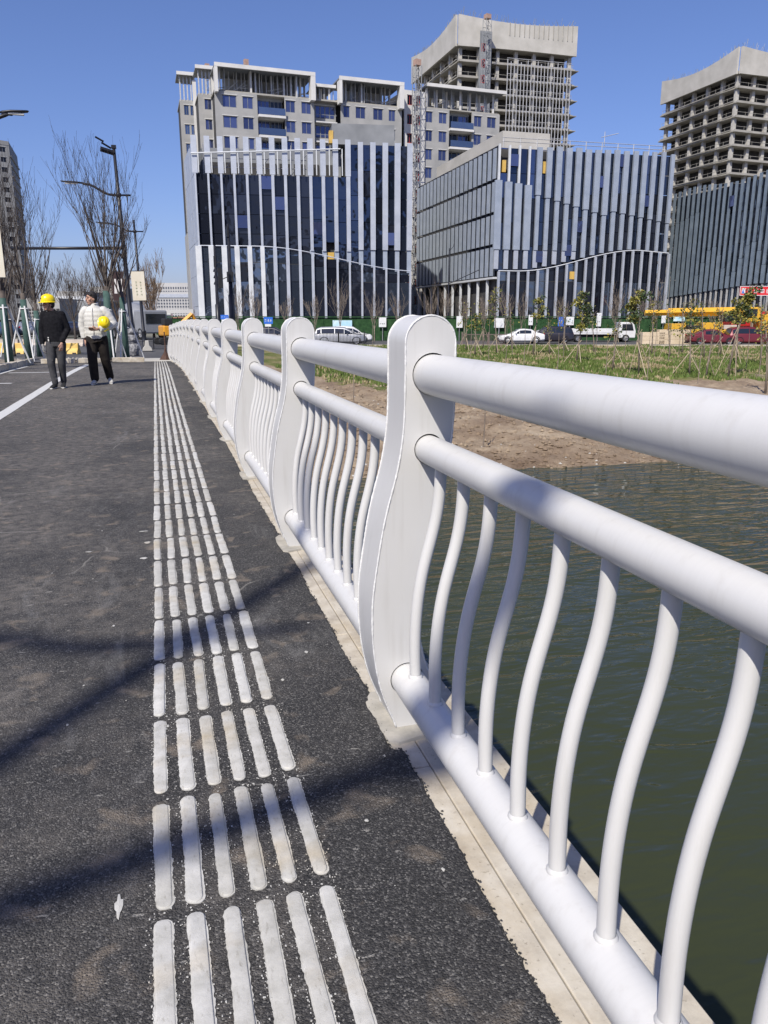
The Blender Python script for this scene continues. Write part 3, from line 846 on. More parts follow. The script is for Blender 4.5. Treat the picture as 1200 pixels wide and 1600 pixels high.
# ---------------------------------------------------------------- windows
FRM = {}
def frame_unit(mat, mull=2):
    key = (mat.name, mull)
    if key in FRM: return FRM[key]
    mb = MB(); t = .05; d = .5
    mb.box(-.5, .5, -d, d, -.5, -.5 + t); mb.box(-.5, .5, -d, d, .5 - t, .5)
    for k in range(mull + 1):
        x = -.5 + t / 2 + (1 - t) * k / mull; mb.box(x - t * .5, x + t * .5, -d * .98, d * .98, -.5 + t, .5 - t)
    FRM[key] = mb.mesh('window', mat); return FRM[key]
def window(fr, x0, x1, y, z0, z1, glass=None, mat=None, mull=2, parent=None):
    cx, cy = fr.xy((x0 + x1) / 2, y)
    o = obj('window', frame_unit(mat or M_STEELG, mull), parent or fr.p, (cx, cy, (z0 + z1) / 2), fr.a, (x1 - x0, .12, z1 - z0))
    g = glass or G_WIN
    if g.name not in UB: UB[g.name] = MB().box(-.5, .5, -.5, .5, -.5, .5).mesh('box_' + g.name, g)
    obj('pane', UB[g.name], o, (0, .1, 0), 0, (.96, .3, .96))
    return o
def punched(fr, x0, x1, zs, fh, wins, sill, head, mat, y=0.0, th=.35, glass=None, fmat=None):
    """storey by storey: spandrel, piers between the openings, windows set back"""
    for z in zs:
        fr.box('spandrel', mat, x0, x1, y, y + th, z, z + sill); fr.box('spandrel', mat, x0, x1, y + .002, y + th, z + head, z + fh)
        xs = [x0] + [v for w in wins for v in w] + [x1]
        for a, c in zip(xs[::2], xs[1::2]):
            if c - a > .02: fr.box('pier', mat, a, c, y + .001, y + th - .001, z + sill, z + head)
        for a, c in wins:
            fr.box('lintel_band', M_WALLL, a - .12, c + .12, y - .06, y - .002, z + head + .05, z + head + .14)
            window(fr, a, c, y + .16, z + sill, z + head, glass, fmat, 2 if c - a < 2.2 else 4)
# ---------------------------------------------------------------- the residential slab behind
A = at(333, 100, 130); B = at(628, 130, 140)
rs, W = building('apartment_block', 'long grey apartment block with blue windows and open roof frames behind the glass hall', A, B)
f = Fr(rs, (0, 0), 0); HT = H(100, 130); FH = 2.95
zroof = H(141, 130)                       # top of the last storey under the roof frames
zs = [zroof - FH * (k + 1) for k in range(6)]
wa, wb_, wc = W * .50, W * .64, W
ppm = W / 295.0                            # metres for one picture pixel along the front
def X(px): return (px - 333) * ppm
punched(f, 0, X(396), zs, FH, [(X(344), X(365)), (X(374), X(389.5))], .75, 2.45, M_WALL)
punched(f, X(438), X(484), zs, FH, [(X(439.5), X(454)), (X(464), X(479))], .75, 2.45, M_WALL)
punched(f, X(527), X(628), zs, FH, [(X(531), X(541)), (X(551), X(567)), (X(580), X(596)), (X(606), X(617))], .75, 2.45, M_WALL)
punched(f, X(487), X(522), zs, FH, [(X(488.5), X(521))], .6, 2.5, M_WALL, y=1.4)
# recessed balconies
for z in zs:
    f.box('spandrel', M_WALL, X(396.2), X(438), 1.4, 1.7, z + 2.5, z + FH)
    window(f, X(398), X(417), 1.5, z + .1, z + 2.5, G_WIN, M_STEELG, 3); window(f, X(418), X(437), 1.5, z + .1, z + 2.5, G_DARK, M_STEELG, 3)
    f.box('balcony_slab', M_WALLL, X(396.4), X(438), -.7, 1.4, z - .35, z + .0)
    f.box('balcony_glass', G_GREY, X(397), X(437.5), -.64, -.60, z + .06, z + 1.05)
    f.box('balcony_slab', M_WALLL, X(487), X(522), .5, 1.38, z - .2, z + .0)
    f.box('balcony_rail', M_STEELG, X(487.5), X(521.5), .55, .60, z + .95, z + 1.03)
# hidden lower storeys
f.box('lower_wall', M_WALL, 0, W, .2, 12, 0, zs[-1] - .02)
f.box('core', M_SHADE, .2, W - .2, 2.4, 12, zs[-1], zroof - .05)
f.box('flat_roof', M_RAW, 0, W, .3, 12, zroof, zroof + .25)
# roof frames: canopy plate on posts with slats behind
def roof_frame(x0, x1, ztop, seed):
    rg = random.Random(seed)
    f.box('canopy_fascia', M_WALLL, x0, x1, -1.2, -.9, ztop - .55, ztop)
    f.box('canopy_plate', M_GREYP, x0 + .05, x1 - .05, -.9, 6, ztop - .35, ztop - .15)
    f.box('canopy_end', M_WALLL, x1 - .75, x1, -1.18, .3, zroof - .4, ztop - .56)
    f.box('canopy_end', M_WALLL, x0, x0 + .45, -1.18, .3, zroof - .4, ztop - .56)
    x = x0 + 1
    while x < x1 - 1:
        f.box('frame_post', M_SCAF if rg.random() < .7 else M_WALLL, x, x + rg.choice((.08, .1, .25)), rg.uniform(.2, 2), rg.uniform(2.1, 2.4), zroof, ztop - .36)
        x += rg.uniform(.35, .95)
    f.box('setback_wall', M_WALLL, x0 + 2, x1 - 2, 4.5, 5.5, zroof + .25, ztop - .6)
    f.box('setback_wall', M_RAW, x0 + .5, x1 - 1, 3.2, 3.5, zroof + .25, zroof + 1.1)
    mb = MB()
    for k in range(10):
        a = rg.uniform(x0 + .6, x1 - 2); mb.beam((a, 1, zroof + rg.uniform(.2, 1)), (a + rg.uniform(1, 3), 1.2, zroof + rg.uniform(.6, 2.2)), .07)
    mb.build('bracing', M_SCAF, rs)
roof_frame(0, X(484), HT, 1); roof_frame(X(522), W, HT - .1, 2)
f.box('canopy_fascia', M_WALLL, X(486), X(521), .6, .9, HT - 1.5, HT - 1.05); f.box('canopy_plate', M_GREYP, X(486), X(521), .91, 6, HT - 1.4, HT - 1.2)
for k in range(9): f.box('frame_post', M_SCAF if k % 3 else M_WALLL, X(488 + k * 3.7), X(488 + k * 3.7) + (.09 if k % 3 else .3), 1.2 + (k % 2) * .8, 1.4 + (k % 2) * .8, zroof, HT - 1.41)
f.box('setback_wall', M_WALLL, X(492), X(516), 4.5, 5, zroof + .25, HT - 1.6)
# left wings
for n_, (pa, pb, ytop, D, cols) in enumerate(((278, 304.5, 113, 140, [(8, 17), (20.5, 29)]), (307, 334, 103, 134, [(12, 25)]))):
    P0 = local(rs, at(pa, ytop, D)); P1 = local(rs, at(pb, ytop + 2, D + .8)); q = P1 - P0
    fw_ = Fr(rs, (P0.x, P0.y), math.atan2(q.y, q.x)); WW = q.length; ht = H(ytop, D); zr = ht - 4.2 + n_ * .2
    zz = [zr - FH * (k + 1) for k in range(7)]
    sc_ = WW / 33.0
    punched(fw_, 0, WW, zz, FH, [(a * sc_, c * sc_) for a, c in cols], .8, 2.3, M_WALL, glass=G_GREY if n_ == 0 else None)
    fw_.box('lower_wall', M_WALL, 0, WW, .3, 8, 0, zz[-1] - .02)
    fw_.box('core', M_SHADE, .15, WW - .15, .8, 8, zz[-1], zr - .05)
    fw_.box('canopy_fascia', M_WALLL, -.3, WW + .1, -.8, -.5, ht - .5, ht); fw_.box('canopy_plate', M_GREYP, -.25, WW, -.49, 5, ht - .35, ht - .15)
    fw_.box('flat_roof', M_RAW, 0, WW, .2, 8, zr, zr + .2)
    for k in range(5): fw_.box('frame_post', M_SCAF, .1 + k * (WW - .4) / 4, .3 + k * (WW - .4) / 4, .1, .3, zr, ht - .36)
    fw_.box('corner_band', M_WALLL, WW - .55, WW + .05, -.25, -.01, zz[4], ht - 1)
# narrow link with red window frames, down to the ground
P0 = local(rs, at(632, 133, 141.5)); P1 = local(rs, at(664, 135, 143)); q = P1 - P0
fk = Fr(rs, (P0.x, P0.y), math.atan2(q.y, q.x)); WW = q.length; zz = [H(133, 142) - .8 - FH * (k + 1) for k in range(12)]
punched(fk, 0, WW, zz, FH, [(.55, 1.5), (2.0, 2.9)], .7, 2.2, M_WALLL, glass=G_DARK, fmat=M_RED)
fk.box('core', M_SHADE, .1, WW - .1, .6, 8, zz[-1], zz[0] + FH); fk.box('lower_wall', M_WALLL, 0, WW, .3, 8, 0, zz[-1] - .02)
for z in zz: fk.box('air_conditioner_ledge', M_WALLL, 1.55, 1.98, -.5, -.02, z + .7, z + 2.0)
# right block with balconies
P0 = local(rs, at(664, 132, 143)); P1 = local(rs, at(787, 142, 148)); q = P1 - P0
fk = Fr(rs, (P0.x, P0.y), math.atan2(q.y, q.x)); WW = q.length; s_ = WW / 123.0; ht = H(132, 143); zr = H(168, 143)
zz = [zr - FH * (k + 1) for k in range(6)]
def Y(px): return (px - 664) * s_
punched(fk, 0, Y(702), zz, FH, [(Y(666), Y(676)), (Y(686), Y(698))], .7, 2.4, M_WALL)
punched(fk, Y(738), Y(782), zz, FH, [(Y(741), Y(753)), (Y(762), Y(776))], .7, 2.4, M_WALL)
for z in zz:
    fk.box('spandrel', M_WALL, Y(702.2), Y(738), 1.3, 1.6, z + 2.5, z + FH); window(fk, Y(704), Y(720), 1.4, z + .05, z + 2.5, G_DARK, M_STEELG, 2); window(fk, Y(720.5), Y(737), 1.4, z + .05, z + 2.5, G_WIN, M_STEELG, 2)
    fk.box('balcony_slab', M_WALLL, Y(701.5), Y(739), -.7, 1.28, z - .35, z); fk.box('balcony_glass', G_GREY, Y(702.5), Y(738), -.64, -.6, z + .06, z + 1.05)
fk.box('lower_wall', M_WALL, 0, Y(782), .3, 9, 0, zz[-1] - .02); fk.box('core', M_SHADE, .1, Y(781), 2.2, 9, zz[-1], zr - .05)
fk.box('flat_roof', M_RAW, 0, Y(782), .2, 9, zr, zr + .2)
fk.box('canopy_fascia', M_WALLL, 0, WW, -1.2, -.9, ht - .5, ht); fk.box('canopy_plate', M_GREYP, .05, WW - .05, -.89, 6, ht - .35, ht - .12)
for k in range(26): fk.box('frame_post', M_SCAF if k % 4 else M_WALLL, .3 + k * (WW - 1.2) / 26, .3 + k * (WW - 1.2) / 26 + (.08 if k % 4 else .35), .3 + (k % 3) * .6, .5 + (k % 3) * .6, zr, ht - .36)
fk.box('setback_wall', M_RAW, Y(670), Y(770), 3.5, 4, zr, zr + 1.3)
# ---------------------------------------------------------------- unfinished concrete towers
def curve_wall(fr, x0, x1, y, z0f, z1f, th, mat, name, n=20):
    vs = []; fs = []
    for i in range(n + 1):
        x = x0 + (x1 - x0) * i / n
        for yy_, zz_ in ((y, z0f(i / n)), (y + th, z0f(i / n)), (y + th, z1f(i / n)), (y, z1f(i / n))): vs.append(fr.pt(x, yy_, zz_))
    for i in range(n):
        for k in range(4):
            k2 = (k + 1) % 4; fs.append((4 * i + k, 4 * i + 4 + k, 4 * i + 4 + k2, 4 * i + k2))
    fs += [(0, 1, 2, 3), tuple(4 * n + k for k in (3, 2, 1, 0))]
    o = MB().add(vs, fs).build(name, mat, fr.p)
    bm = bmesh.new(); bm.from_mesh(o.data); bmesh.ops.recalc_face_normals(bm, faces=bm.faces); bm.to_mesh(o.data); bm.free(); return o
def concrete_tower(label, C, Lf, Rt, fh, nfl, crown, nl, nr, dip, twist):
    t, W = building('concrete_tower', label, C, Rt, group=None)
    lf = local(t, Lf); LL = lf.length; HT = C.z - GZ
    fr = Fr(t, (0, 0), 0); fl = Fr(t, (lf.x, lf.y), math.atan2(-lf.y, -lf.x))
    back = (W + lf.x, lf.y)
    zc = HT - crown
    def foot(o):
        a = lf.normalized() * o
        return [(-a.x * 1.0 - .0, -o * 1.0), (W + o, -o), (W + o + lf.x, lf.y + o), (lf.x - o, lf.y + o)]
    for k in range(nfl):
        z = zc - (k + 1) * fh
        polybox(foot(.55), z - .25, z + .05).build('floor_slab', M_RAW, t)
        # edge upstand and site guard rail
        fr.box('edge_upstand', M_RAW, 0, W, -.52, -.32, z + .06, z + .24); fl.box('edge_upstand', M_RAW, 0, LL, -.52, -.32, z + .06, z + .24)
        mb = MB()
        for q in (.95,):
            mb.beam(fr.pt(0, -.45, z + q), fr.pt(W, -.45, z + q), .06); mb.beam(fl.pt(0, -.45, z + q), fl.pt(LL, -.45, z + q), .06)
        for q in range(13):
            x = q * W / 12; mb.beam(fr.pt(x, -.45, z + .3), fr.pt(x, -.45, z + 1.1), .05); x = q * LL / 12; mb.beam(fl.pt(x, -.45, z + .3), fl.pt(x, -.45, z + 1.1), .05)
        mb.build('guard_rail', M_RAW, t)
        for q in range(nr + 1): fr.box('column', M_RAWP, .3 + q * (W - 1.2) / nr, 1.1 + q * (W - 1.2) / nr, .3, 1.1, z + .05, z + fh - .25)
        for q in range(nl): fl.box('column', M_RAWP, .3 + q * (LL - 1.2) / nl, 1.1 + q * (LL - 1.2) / nl, .31, 1.1, z + .05, z + fh - .25)
    # cantilevered brackets at the outer corners
    for k in range(nfl):
        z = zc - (k + 1) * fh
        fr.box('bracket', M_RAW, W + .55, W + 1.9, 0, 5, z - .1, z + .04) if twist else fl.box('bracket', M_RAW, -1.6, -.55, 0, 5, z - .1, z + .04)
    polybox([(4 + lf.x * .15, 5), (W - 3, 5), (W - 3 + lf.x * .6, lf.y * .8), (3 + lf.x * .75, lf.y * .8)], 0, zc).build('core', M_SHADE, t)
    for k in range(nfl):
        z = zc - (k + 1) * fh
        fr.box('shade_wall', M_SHADE, 2.0, W - .8, 2.6, 2.8, z + .06, z + fh - .26); fl.box('shade_wall', M_SHADE, .8, LL - 2.0, 2.6, 2.8, z + .06, z + fh - .26)  # added dark walls put shade behind the open floors
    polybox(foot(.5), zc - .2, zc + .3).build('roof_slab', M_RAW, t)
    polybox(foot(0.0), 0, zc - nfl * fh - .3).build('lower_storeys', M_RAW, t)
    d = dip
    curve_wall(fr, -.3, W + .6, -.9, lambda k: zc - .5 + d * .1 * math.sin(math.pi * k), lambda k: HT - d * math.sin(math.pi * k) * .55, .5, M_RAWP, 'crown_wall')
    curve_wall(fl, -.6, LL + .3, -.9, lambda k: zc - .5, lambda k: HT - d * math.sin(math.pi * k), .5, M_RAWP, 'crown_wall')
    # formwork ribs and starter bars along the top
    for q in range(14):
        x = W * (.42 + .55 * q / 13); fr.box('formwork_rib', M_RAW, x, x + .14, -1.02, -.91, HT - d * .3 - 3.0, HT - d * math.sin(math.pi * x / W) * .55 + .2)
    mb = MB(); rg = random.Random(5)
    for q in range(60):
        k = rg.random(); x = W * k; zt = HT - d * math.sin(math.pi * k) * .55; mb.beam(fr.pt(x, -.7, zt), fr.pt(x + rg.uniform(-.8, .8), -.7, zt + rg.uniform(.5, 1.8)), .05)
        k = rg.random(); x = LL * k; zt = HT - d * math.sin(math.pi * k); mb.beam(fl.pt(x, -.7, zt), fl.pt(x + rg.uniform(-.4, .4), -.7, zt + rg.uniform(.3, 1.1)), .05)
    mb.build('starter_bars', M_STEELG, t)
    return t, fr, fl, W, LL, HT, zc
t1, f1, fl1, W1, LL1, HT1, zc1 = concrete_tower('unfinished concrete tower veiled in pale scaffold tubes, above the apartment block', at(717, 24, 200), at(649, 92, 229), at(897, 44, 207.5), 3.35, 15, 6.0, 5, 6, 1.5, True)
# stair shaft and scaffold veil on its front
f1.box('stair_shaft', M_GREYP, W1 * .17, W1 * .27, -1.0, .3, 0, zc1 + 3.0)
for k in range(15): 
    z = zc1 - k * 3.35 + .6
    window(f1, W1 * .185, W1 * .215, -1.02, z - 1.9, z - .2, G_DARK, M_RED, 2); f1.box('white_sheet', M_WALLL, W1 * .22, W1 * .24, -1.06, -1.0, z - 1.9, z - .1)
for k in range(20):
    x = W1 * (.40 + .56 * k / 19)
    f1.box('scaffold_upright', M_SCAF, x, x + .16, -1.75, -1.6, zc1 - 15 * 3.35, zc1 - 2.6 - .5 * (k % 3))
for j in range(14):
    z = zc1 - 3.6 - j * 3.35
    f1.box('scaffold_ledger', M_SCAF, W1 * .40, W1 * .97, -1.62, -1.5, z, z + .12)
    f1.box('scaffold_ledger', M_SCAF, W1 * .40, W1 * .97, -1.62, -1.5, z + 1.2, z + 1.28)
t2, f2, fl2, W2, LL2, HT2, zc2 = concrete_tower('unfinished concrete tower of open floors, cut off by the right edge', at(1158, 74, 200), at(1041, 128, 226), at(1330, 92, 212), 3.15, 14, 5.2, 5, 7, 1.6, False)
# ---------------------------------------------------------------- hoist masts
def mast(label, P, z1, w_=1.0, n=None):
    t = thing('hoist_mast', label, 'hoist mast', (P.x, P.y, GZ), .2)
    h = z1 - GZ; mb = MB(); n = n or int(h / 1.6)
    for sx in (-w_ / 2, w_ / 2):
        for sy in (-w_ / 2, w_ / 2): mb.beam((sx, sy, 0), (sx, sy, h), .11)
    for k in range(n):
        z = h * k / n; zz = h * (k + 1) / n
        for sy in (-w_ / 2, w_ / 2):
            mb.beam((-w_ / 2, sy, z), (w_ / 2, sy, z), .07); mb.beam((-w_ / 2, sy, z) if k % 2 else (w_ / 2, sy, z), (w_ / 2, sy, zz) if k % 2 else (-w_ / 2, sy, zz), .06)
        for sx in (-w_ / 2, w_ / 2): mb.beam((sx, -w_ / 2, z), (sx, w_ / 2, zz), .06)
    mb.build('lattice', M_STEELG, t)
    MB().box(-w_ * .45, w_ * .45, -w_ * .45, w_ * .45, h, h + .9).build('orange_cap', noisy('faded_orange', (.34, .22, .17), (.44, .30, .24), 3, .7), t)
    return t
p = at(762, 18, 197); mast('lattice hoist mast rising in front of the scaffolded concrete tower', site(*(lambda v: (v.x * RX[0] + v.y * RX[1], 197))(p)), p.z - 1.5, 1.4)
for px, py, D, lab in ((652, 88, 141, 'lattice hoist mast in the gap between the two glass halls'), (384, 88, 146, 'short hoist mast showing above the roof of the apartment block'), (323, 95, 150, 'thin hoist mast above the left wing of the apartment block')):
    p = at(px, py, D); mast(lab, p, p.z - 1.4, 1.1 if px > 600 else .8)
# ---------------------------------------------------------------- tower at the left edge and the far skyline
A = at(-75, 205, 250); B = at(13, 221, 262)
tl, W = building('tower_block', 'tall pale tower with small dark windows at the left edge', A, B)
f = Fr(tl, (0, 0), 0); HT = H(221, 262) ; FHL = 2.95
nfl = int((HT - 2) / FHL)
zz = [HT - 1.2 - FHL * (k + 1) for k in range(nfl)]
punched(f, 0, W, zz, FHL, [(W * .55, W * .68), (W * .82, W * .93)], .8, 2.3, M_WALL, glass=G_DARK)
f.box('core', M_SHADE, .2, W - .2, .8, 14, 0, HT - 1.3); f.box('parapet', M_WALL, 0, W, -.05, .4, HT - 1.2, HT)
P1 = local(tl, at(36, 330, 285)); q = P1 - Vector((W, 0))
fs2 = Fr(tl, (W, 0), math.atan2(q.y, q.x))
fs2.box('flank_wall', M_GREYP, 0.02, q.length, .0, .4, 0, HT)
for z in zz[:20]: fs2.box('slab_edge', M_WALL, 0.1, q.length, -.35, -.02, z - .15, z + .05)
def far_block(label, px0, px1, ytop, D, cols, rows, mat, gmat, depth=14, frac=.55, zbase=None, band=None):
    A = at(px0, ytop, D); B = at(px1, ytop, D)
    t, W = building('far_block', label, A, B)
    h = A.z - GZ; f = Fr(t, (0, 0), 0)
    f.box('wall', mat, 0, W, 0, depth, 0, h)
    if band: f.box('roof_band', band, -.5, W + .5, -.4, depth, h - 3, h - 1.2)
    mb = MB(); ww = W / cols; fh = (h - 4) / rows
    for i in range(cols):
        for j in range(rows):
            mb.box(i * ww + ww * (1 - frac) / 2, (i + 1) * ww - ww * (1 - frac) / 2, -.15, .05, 2 + j * fh + fh * .25, 2 + j * fh + fh * .8)
    stuff(mb.build('windows', gmat, t)); return t
M_HAZE = noisy('far_pale_wall', (.40, .40, .40), (.47, .465, .455), .1, .9)
M_HAZED = noisy('far_window', (.05, .06, .08), (.10, .11, .14), .1, .7)
far_block('pale apartment slab far beyond the bridge end, taller and behind', 242, 299, 442, 520, 15, 9, M_HAZE, M_HAZED)
far_block('pale apartment slab far beyond the bridge end, in front of the taller one', 245, 300, 456, 430, 13, 8, M_HAZE, M_HAZED, band=M_ALU)
far_block('distant apartment block above the walking men, beige with many windows', 140, 182, 448, 230, 9, 9, M_WALL, M_HAZED)
far_block('low concrete office frame behind the bare trees', 88, 130, 455, 190, 6, 4, M_WALL, M_SHADE, band=M_ALUW, frac=.8)
far_block('grey wide office block behind the left trees', 34, 92, 466, 170, 9, 4, M_WALL, M_SHADE, frac=.7)
far_block('dark unfinished frame beside the maroon screen', 120, 150, 470, 165, 4, 4, M_GREYP, M_SHADE, frac=.7)

# unseen towers behind the viewer, added for their dark reflections in the glass
for u_, D_, w_, h_, lab in ((-62, -95, 30, 46, 'wide apartment tower behind the viewer, added to be mirrored in the left glass hall'), (-14, -120, 22, 62, 'tall apartment tower behind the viewer, added to be mirrored in the dark glass'), (24, -90, 34, 30, 'low office slab behind the viewer, added to be mirrored in the corner building'), (72, -130, 26, 70, 'tallest tower behind the viewer on the right, added to be mirrored in the slate building'), (-110, -80, 26, 34, 'office block far behind the viewer on the left, added for reflections')):
    p = site(u_, D_); t = thing('far_block', lab, 'building', (p.x, p.y, -.75), -YAW)
    piece('wall', M_GREYP, t, (0, -7, h_ / 2), (w_, 14, h_))
    mb = MB(); n_ = int(w_ / 3.2); m_ = int(h_ / 3.1)
    for i in range(n_):
        for j in range(m_): mb.box(-w_ / 2 + (i + .2) * w_ / n_, -w_ / 2 + (i + .8) * w_ / n_, -.02, .15, 1 + (j + .25) * (h_ - 2) / m_, 1 + (j + .75) * (h_ - 2) / m_)
    stuff(mb.build('windows', M_HAZED, t))
# ================================================================== STREET AT THE BRIDGE END
ZL = -.40
structure(strip(MB(), -32, .35, frange(29.9, 75, 3), 0).build('approach_road', M_ROAD)) if False else None
structure(MB().add([(-34, 29.5, ZL + .012), (1.4, 29.5, ZL + .012), (1.2, 75, ZL - .02), (-34, 75, ZL - .02)], [(0, 1, 2, 3)]).build('approach_road', M_ROAD))
# pale ramp slab at the end of the footway
structure(bevel(MB().box(-.95, .62, 27.75, 29.6, -.45, zdeck(28) + .03).build('ramp_slab', M_RAWP), .02))
# planting strips with soil and kerbs
M_SOIL = noisy('dry_soil', (.15, .125, .10), (.27, .235, .19), 2.5, .95, 9, .9, .06)
def patch(name, x0, x1, y0, y1, z, amp=.05):
    xs_ = frange(x0, x1, .25); ys_ = frange(y0, y1, .25)
    return grid(name, xs_, ys_, lambda x, y: zdeck(y) + z + amp * noi(x * 1.7, y * 1.7, 4) + amp * .6 * noi(x * 5, y * 5, 6), M_SOIL)
patch('planting_bed', -6.2, -3.82, 8, 29, .10)
patch('planting_bed', -3.4, -.85, 27.9, 31, .03)
kl = structure(obj('kerb', None))
for k in range(19):
    y = 7.2 + k * 1.0
    if y > 26: break
    o = bevel(MB().box(-.09, .09, 0, .985, -.05, .155).build('kerb_stone', M_STONE, kl), .015); o.location = (-3.74 + rng.uniform(-.01, .01), y, zdeck(y) + rng.uniform(-.006, .006))
for k in range(3):
    o = bevel(MB().box(-.5, .5, -.1, .1, 0, .15).build('kerb_stone', M_STONE, kl), .015); o.location = (-3.0 + k * 1.05, 26.6 + k * .12, zdeck(26.6) + .0); o.rotation_euler = (0, rng.uniform(-.03, .03), rng.uniform(-.1, .1))
M_RUB = noisy('rubble', (.25, .23, .2), (.42, .4, .36), 6, .95)
mb = MB(); rg = random.Random(4)
for i in range(330):
    x, y = (rg.uniform(-3.3, -.9), rg.uniform(27.9, 30.5)) if i % 3 else (rg.uniform(-6, -3.85), rg.uniform(14, 28.5))
    pebble(mb, x, y, zdeck(y) + .08, rg.uniform(.03, .10), rg)
stuff(mb.build('rubble', M_RUB))['label'] = 'broken stones around the foot of the trees'
# ---------------------------------------------------------------- street lamps
M_LAMP = noisy('dark_lamp_paint', (.010, .011, .016), (.022, .023, .030), 3, .4)
M_LENS = nmat('lamp_lens', None, .3, (.5, .5, .48))
M_BANN = noisy('cream_banner', (.66, .60, .47), (.75, .71, .60), 2, .8)
M_BAND = noisy('maroon_banner', (.035, .02, .022), (.06, .035, .035), 3, .8)
M_INKG = nmat('green_ink', None, .8, (.30, .34, .22)); M_INKW = nmat('white_ink', None, .8, (.7, .68, .66))
def strokes(mb, x0, x1, y, z0, z1, rg, n=5):              # a blurred written character as a few strokes
    w_ = x1 - x0; h_ = z1 - z0
    for k in range(n):
        if rg.random() < .55:
            z = z0 + h_ * rg.uniform(.08, .92); a = x0 + w_ * rg.uniform(0, .3); mb.box(a, x1 - w_ * rg.uniform(0, .25), y - .003, y, z - h_ * .05, z + h_ * .05)
        else:
            x = x0 + w_ * rg.uniform(.1, .9); mb.box(x - w_ * .05, x + w_ * .05, y - .0031, y, z0 + h_ * rg.uniform(0, .3), z1 - h_ * rg.uniform(0, .25))
    return mb
def street_lamp(label, x, y, h=7.3, arm_z=5.72, arm=1.5, side=-1, bar=None, barz=3.35, banner=None, dark=None, cams=False, lean=0.0, wrap=False, rz=0.0, bardir=(1, 0), housing=False):
    t = thing('street_lamp', label, 'street lamp', (x, y, zdeck(min(y, 29)) if y < 40 else ZL), rz, 'street lamps')
    t.rotation_euler = (0, lean, rz)
    MB().tube([(0, 0, 0), (0, 0, 1.0), (0, 0, 1.02), (0, 0, h * .5), (0, 0, h)], [.115, .11, .095, .08, .055], 14).build('pole', M_LAMP, t, True)
    mb = MB(); mb.lathe([(.0, 0), (.20, 0), (.20, .03), (.13, .06), (.12, .9), (.14, .95), (.14, 1.0), (.09, 1.03)], 14); mb.build('base_sleeve', M_LAMP, t, True)
    MB().lathe([(.07, -.08), (.10, -.06), (.10, .06), (.07, .08)], 12, (0, 0, arm_z)).build('arm_collar', M_LAMP, t, True)
    s = side
    pts = [(-.45 * s, 0, arm_z)] + [(s * q, 0, arm_z + dz) for q, dz in ((0, 0), (.20, 0), (.36, .02), (.52, .08), (.68, .18), (.84, .28), (1.0, .345), (1.16, .37), (arm * .82, .385))]
    MB().tube(pts, [.035] * 2 + [.046] * 4 + [.044] * 4, 8).build('arm', M_LAMP, t, True)
    hb = MB(); xs_ = [arm * .78, arm * .84, arm * .92, arm, arm * 1.2, arm * 1.32, arm * 1.35]
    hb.tube([(s * q, 0, arm_z + .39 + .012 * k) for k, q in enumerate(xs_)], [(.02, .03), (.035, .05), (.035, .075), (.035, .09), (.032, .09), (.026, .07), (.01, .03)], 10, ref=(0, 0, 1))
    hd = hb.build('lamp_head', M_LAMP, t, True)
    MB().box(min(s * arm * .95, s * arm * 1.25), max(s * arm * .95, s * arm * 1.25), -.05, .05, arm_z + .36, arm_z + .40).build('lens', M_LENS, hd)
    if bar: 
        d = Vector((bardir[0], bardir[1])).normalized()
        MB().tube([(0, 0, barz), (d.x * bar, d.y * bar, barz + .02)], [.062, .055], 10).build('crossbar', M_LAMP, t, True)
        MB().tube([(0, 0, barz - .45), (d.x * .3, d.y * .3, barz - .04)], .045, 8).build('crossbar_bracket', M_LAMP, t, True)
    if housing: MB().tube([(d.x * q, d.y * q, barz + .01) for q in (1.72, 1.78, 1.9, 2.3, 2.42, 2.46)], [.06, .09, .11, .115, .10, .06], 8).build('camera_housing', M_LAMP, t, True)
    for bb, mat, sd in ((banner, M_BANN, 1), (dark, M_BAND, -1)):
        if not bb: continue
        x0, x1, z0, z1 = bb
        o = MB().box(x0, x1, -.006, .006, z0, z1).build('banner', mat, t)
        mb = MB(); mb.tube([(.0, 0, z1 + .02), (x1 if sd > 0 else x0, 0, z1 + .02)], .014, 6); mb.tube([(0, 0, z0 - .02), (x1 if sd > 0 else x0, 0, z0 - .02)], .014, 6)
        mb.build('banner_rod', M_LAMP, t)
        rg = random.Random(int(x * 10)); mb = MB(); cw = (x1 - x0)
        if sd > 0:
            for col in (.35, .68):
                for k in range(5): strokes(mb, x0 + cw * (col - .07), x0 + cw * (col + .07), -.007, z1 - (z1 - z0) * (.34 + .105 * k) - .08, z1 - (z1 - z0) * (.34 + .105 * k), rg, 6)
            mb.build('lettering', M_INKG, o)
        else:
            for k in range(3): mb.tube([(x0 + cw * (.25 + .25 * k), -.008, z0 + (z1 - z0) * .25), (x0 + cw * (.3 + .24 * k), -.008, z0 + (z1 - z0) * .75)], [(.05, .001), (.03, .001)], 8)
            mb.build('white_figures', M_INKW, o)
    if cams:
        hd = MB(); hd.beam((0, 0, h - .22), (-.48, -.1, h - .10), .13, .13); hd.build('camera_box', M_LAMP, t)
        mb = MB()
        mb.beam((-.1, 0, h - .05), (-.42, -.1, h + .12), .05); mb.beam((-.34, -.08, h + .16), (-.62, -.15, h + .30), .10, .07); mb.build('camera', M_LAMP, t)
        MB().box(-.09, .09, -.07, .07, h - .06, h + .06).build('pole_cap', M_LAMP, t)
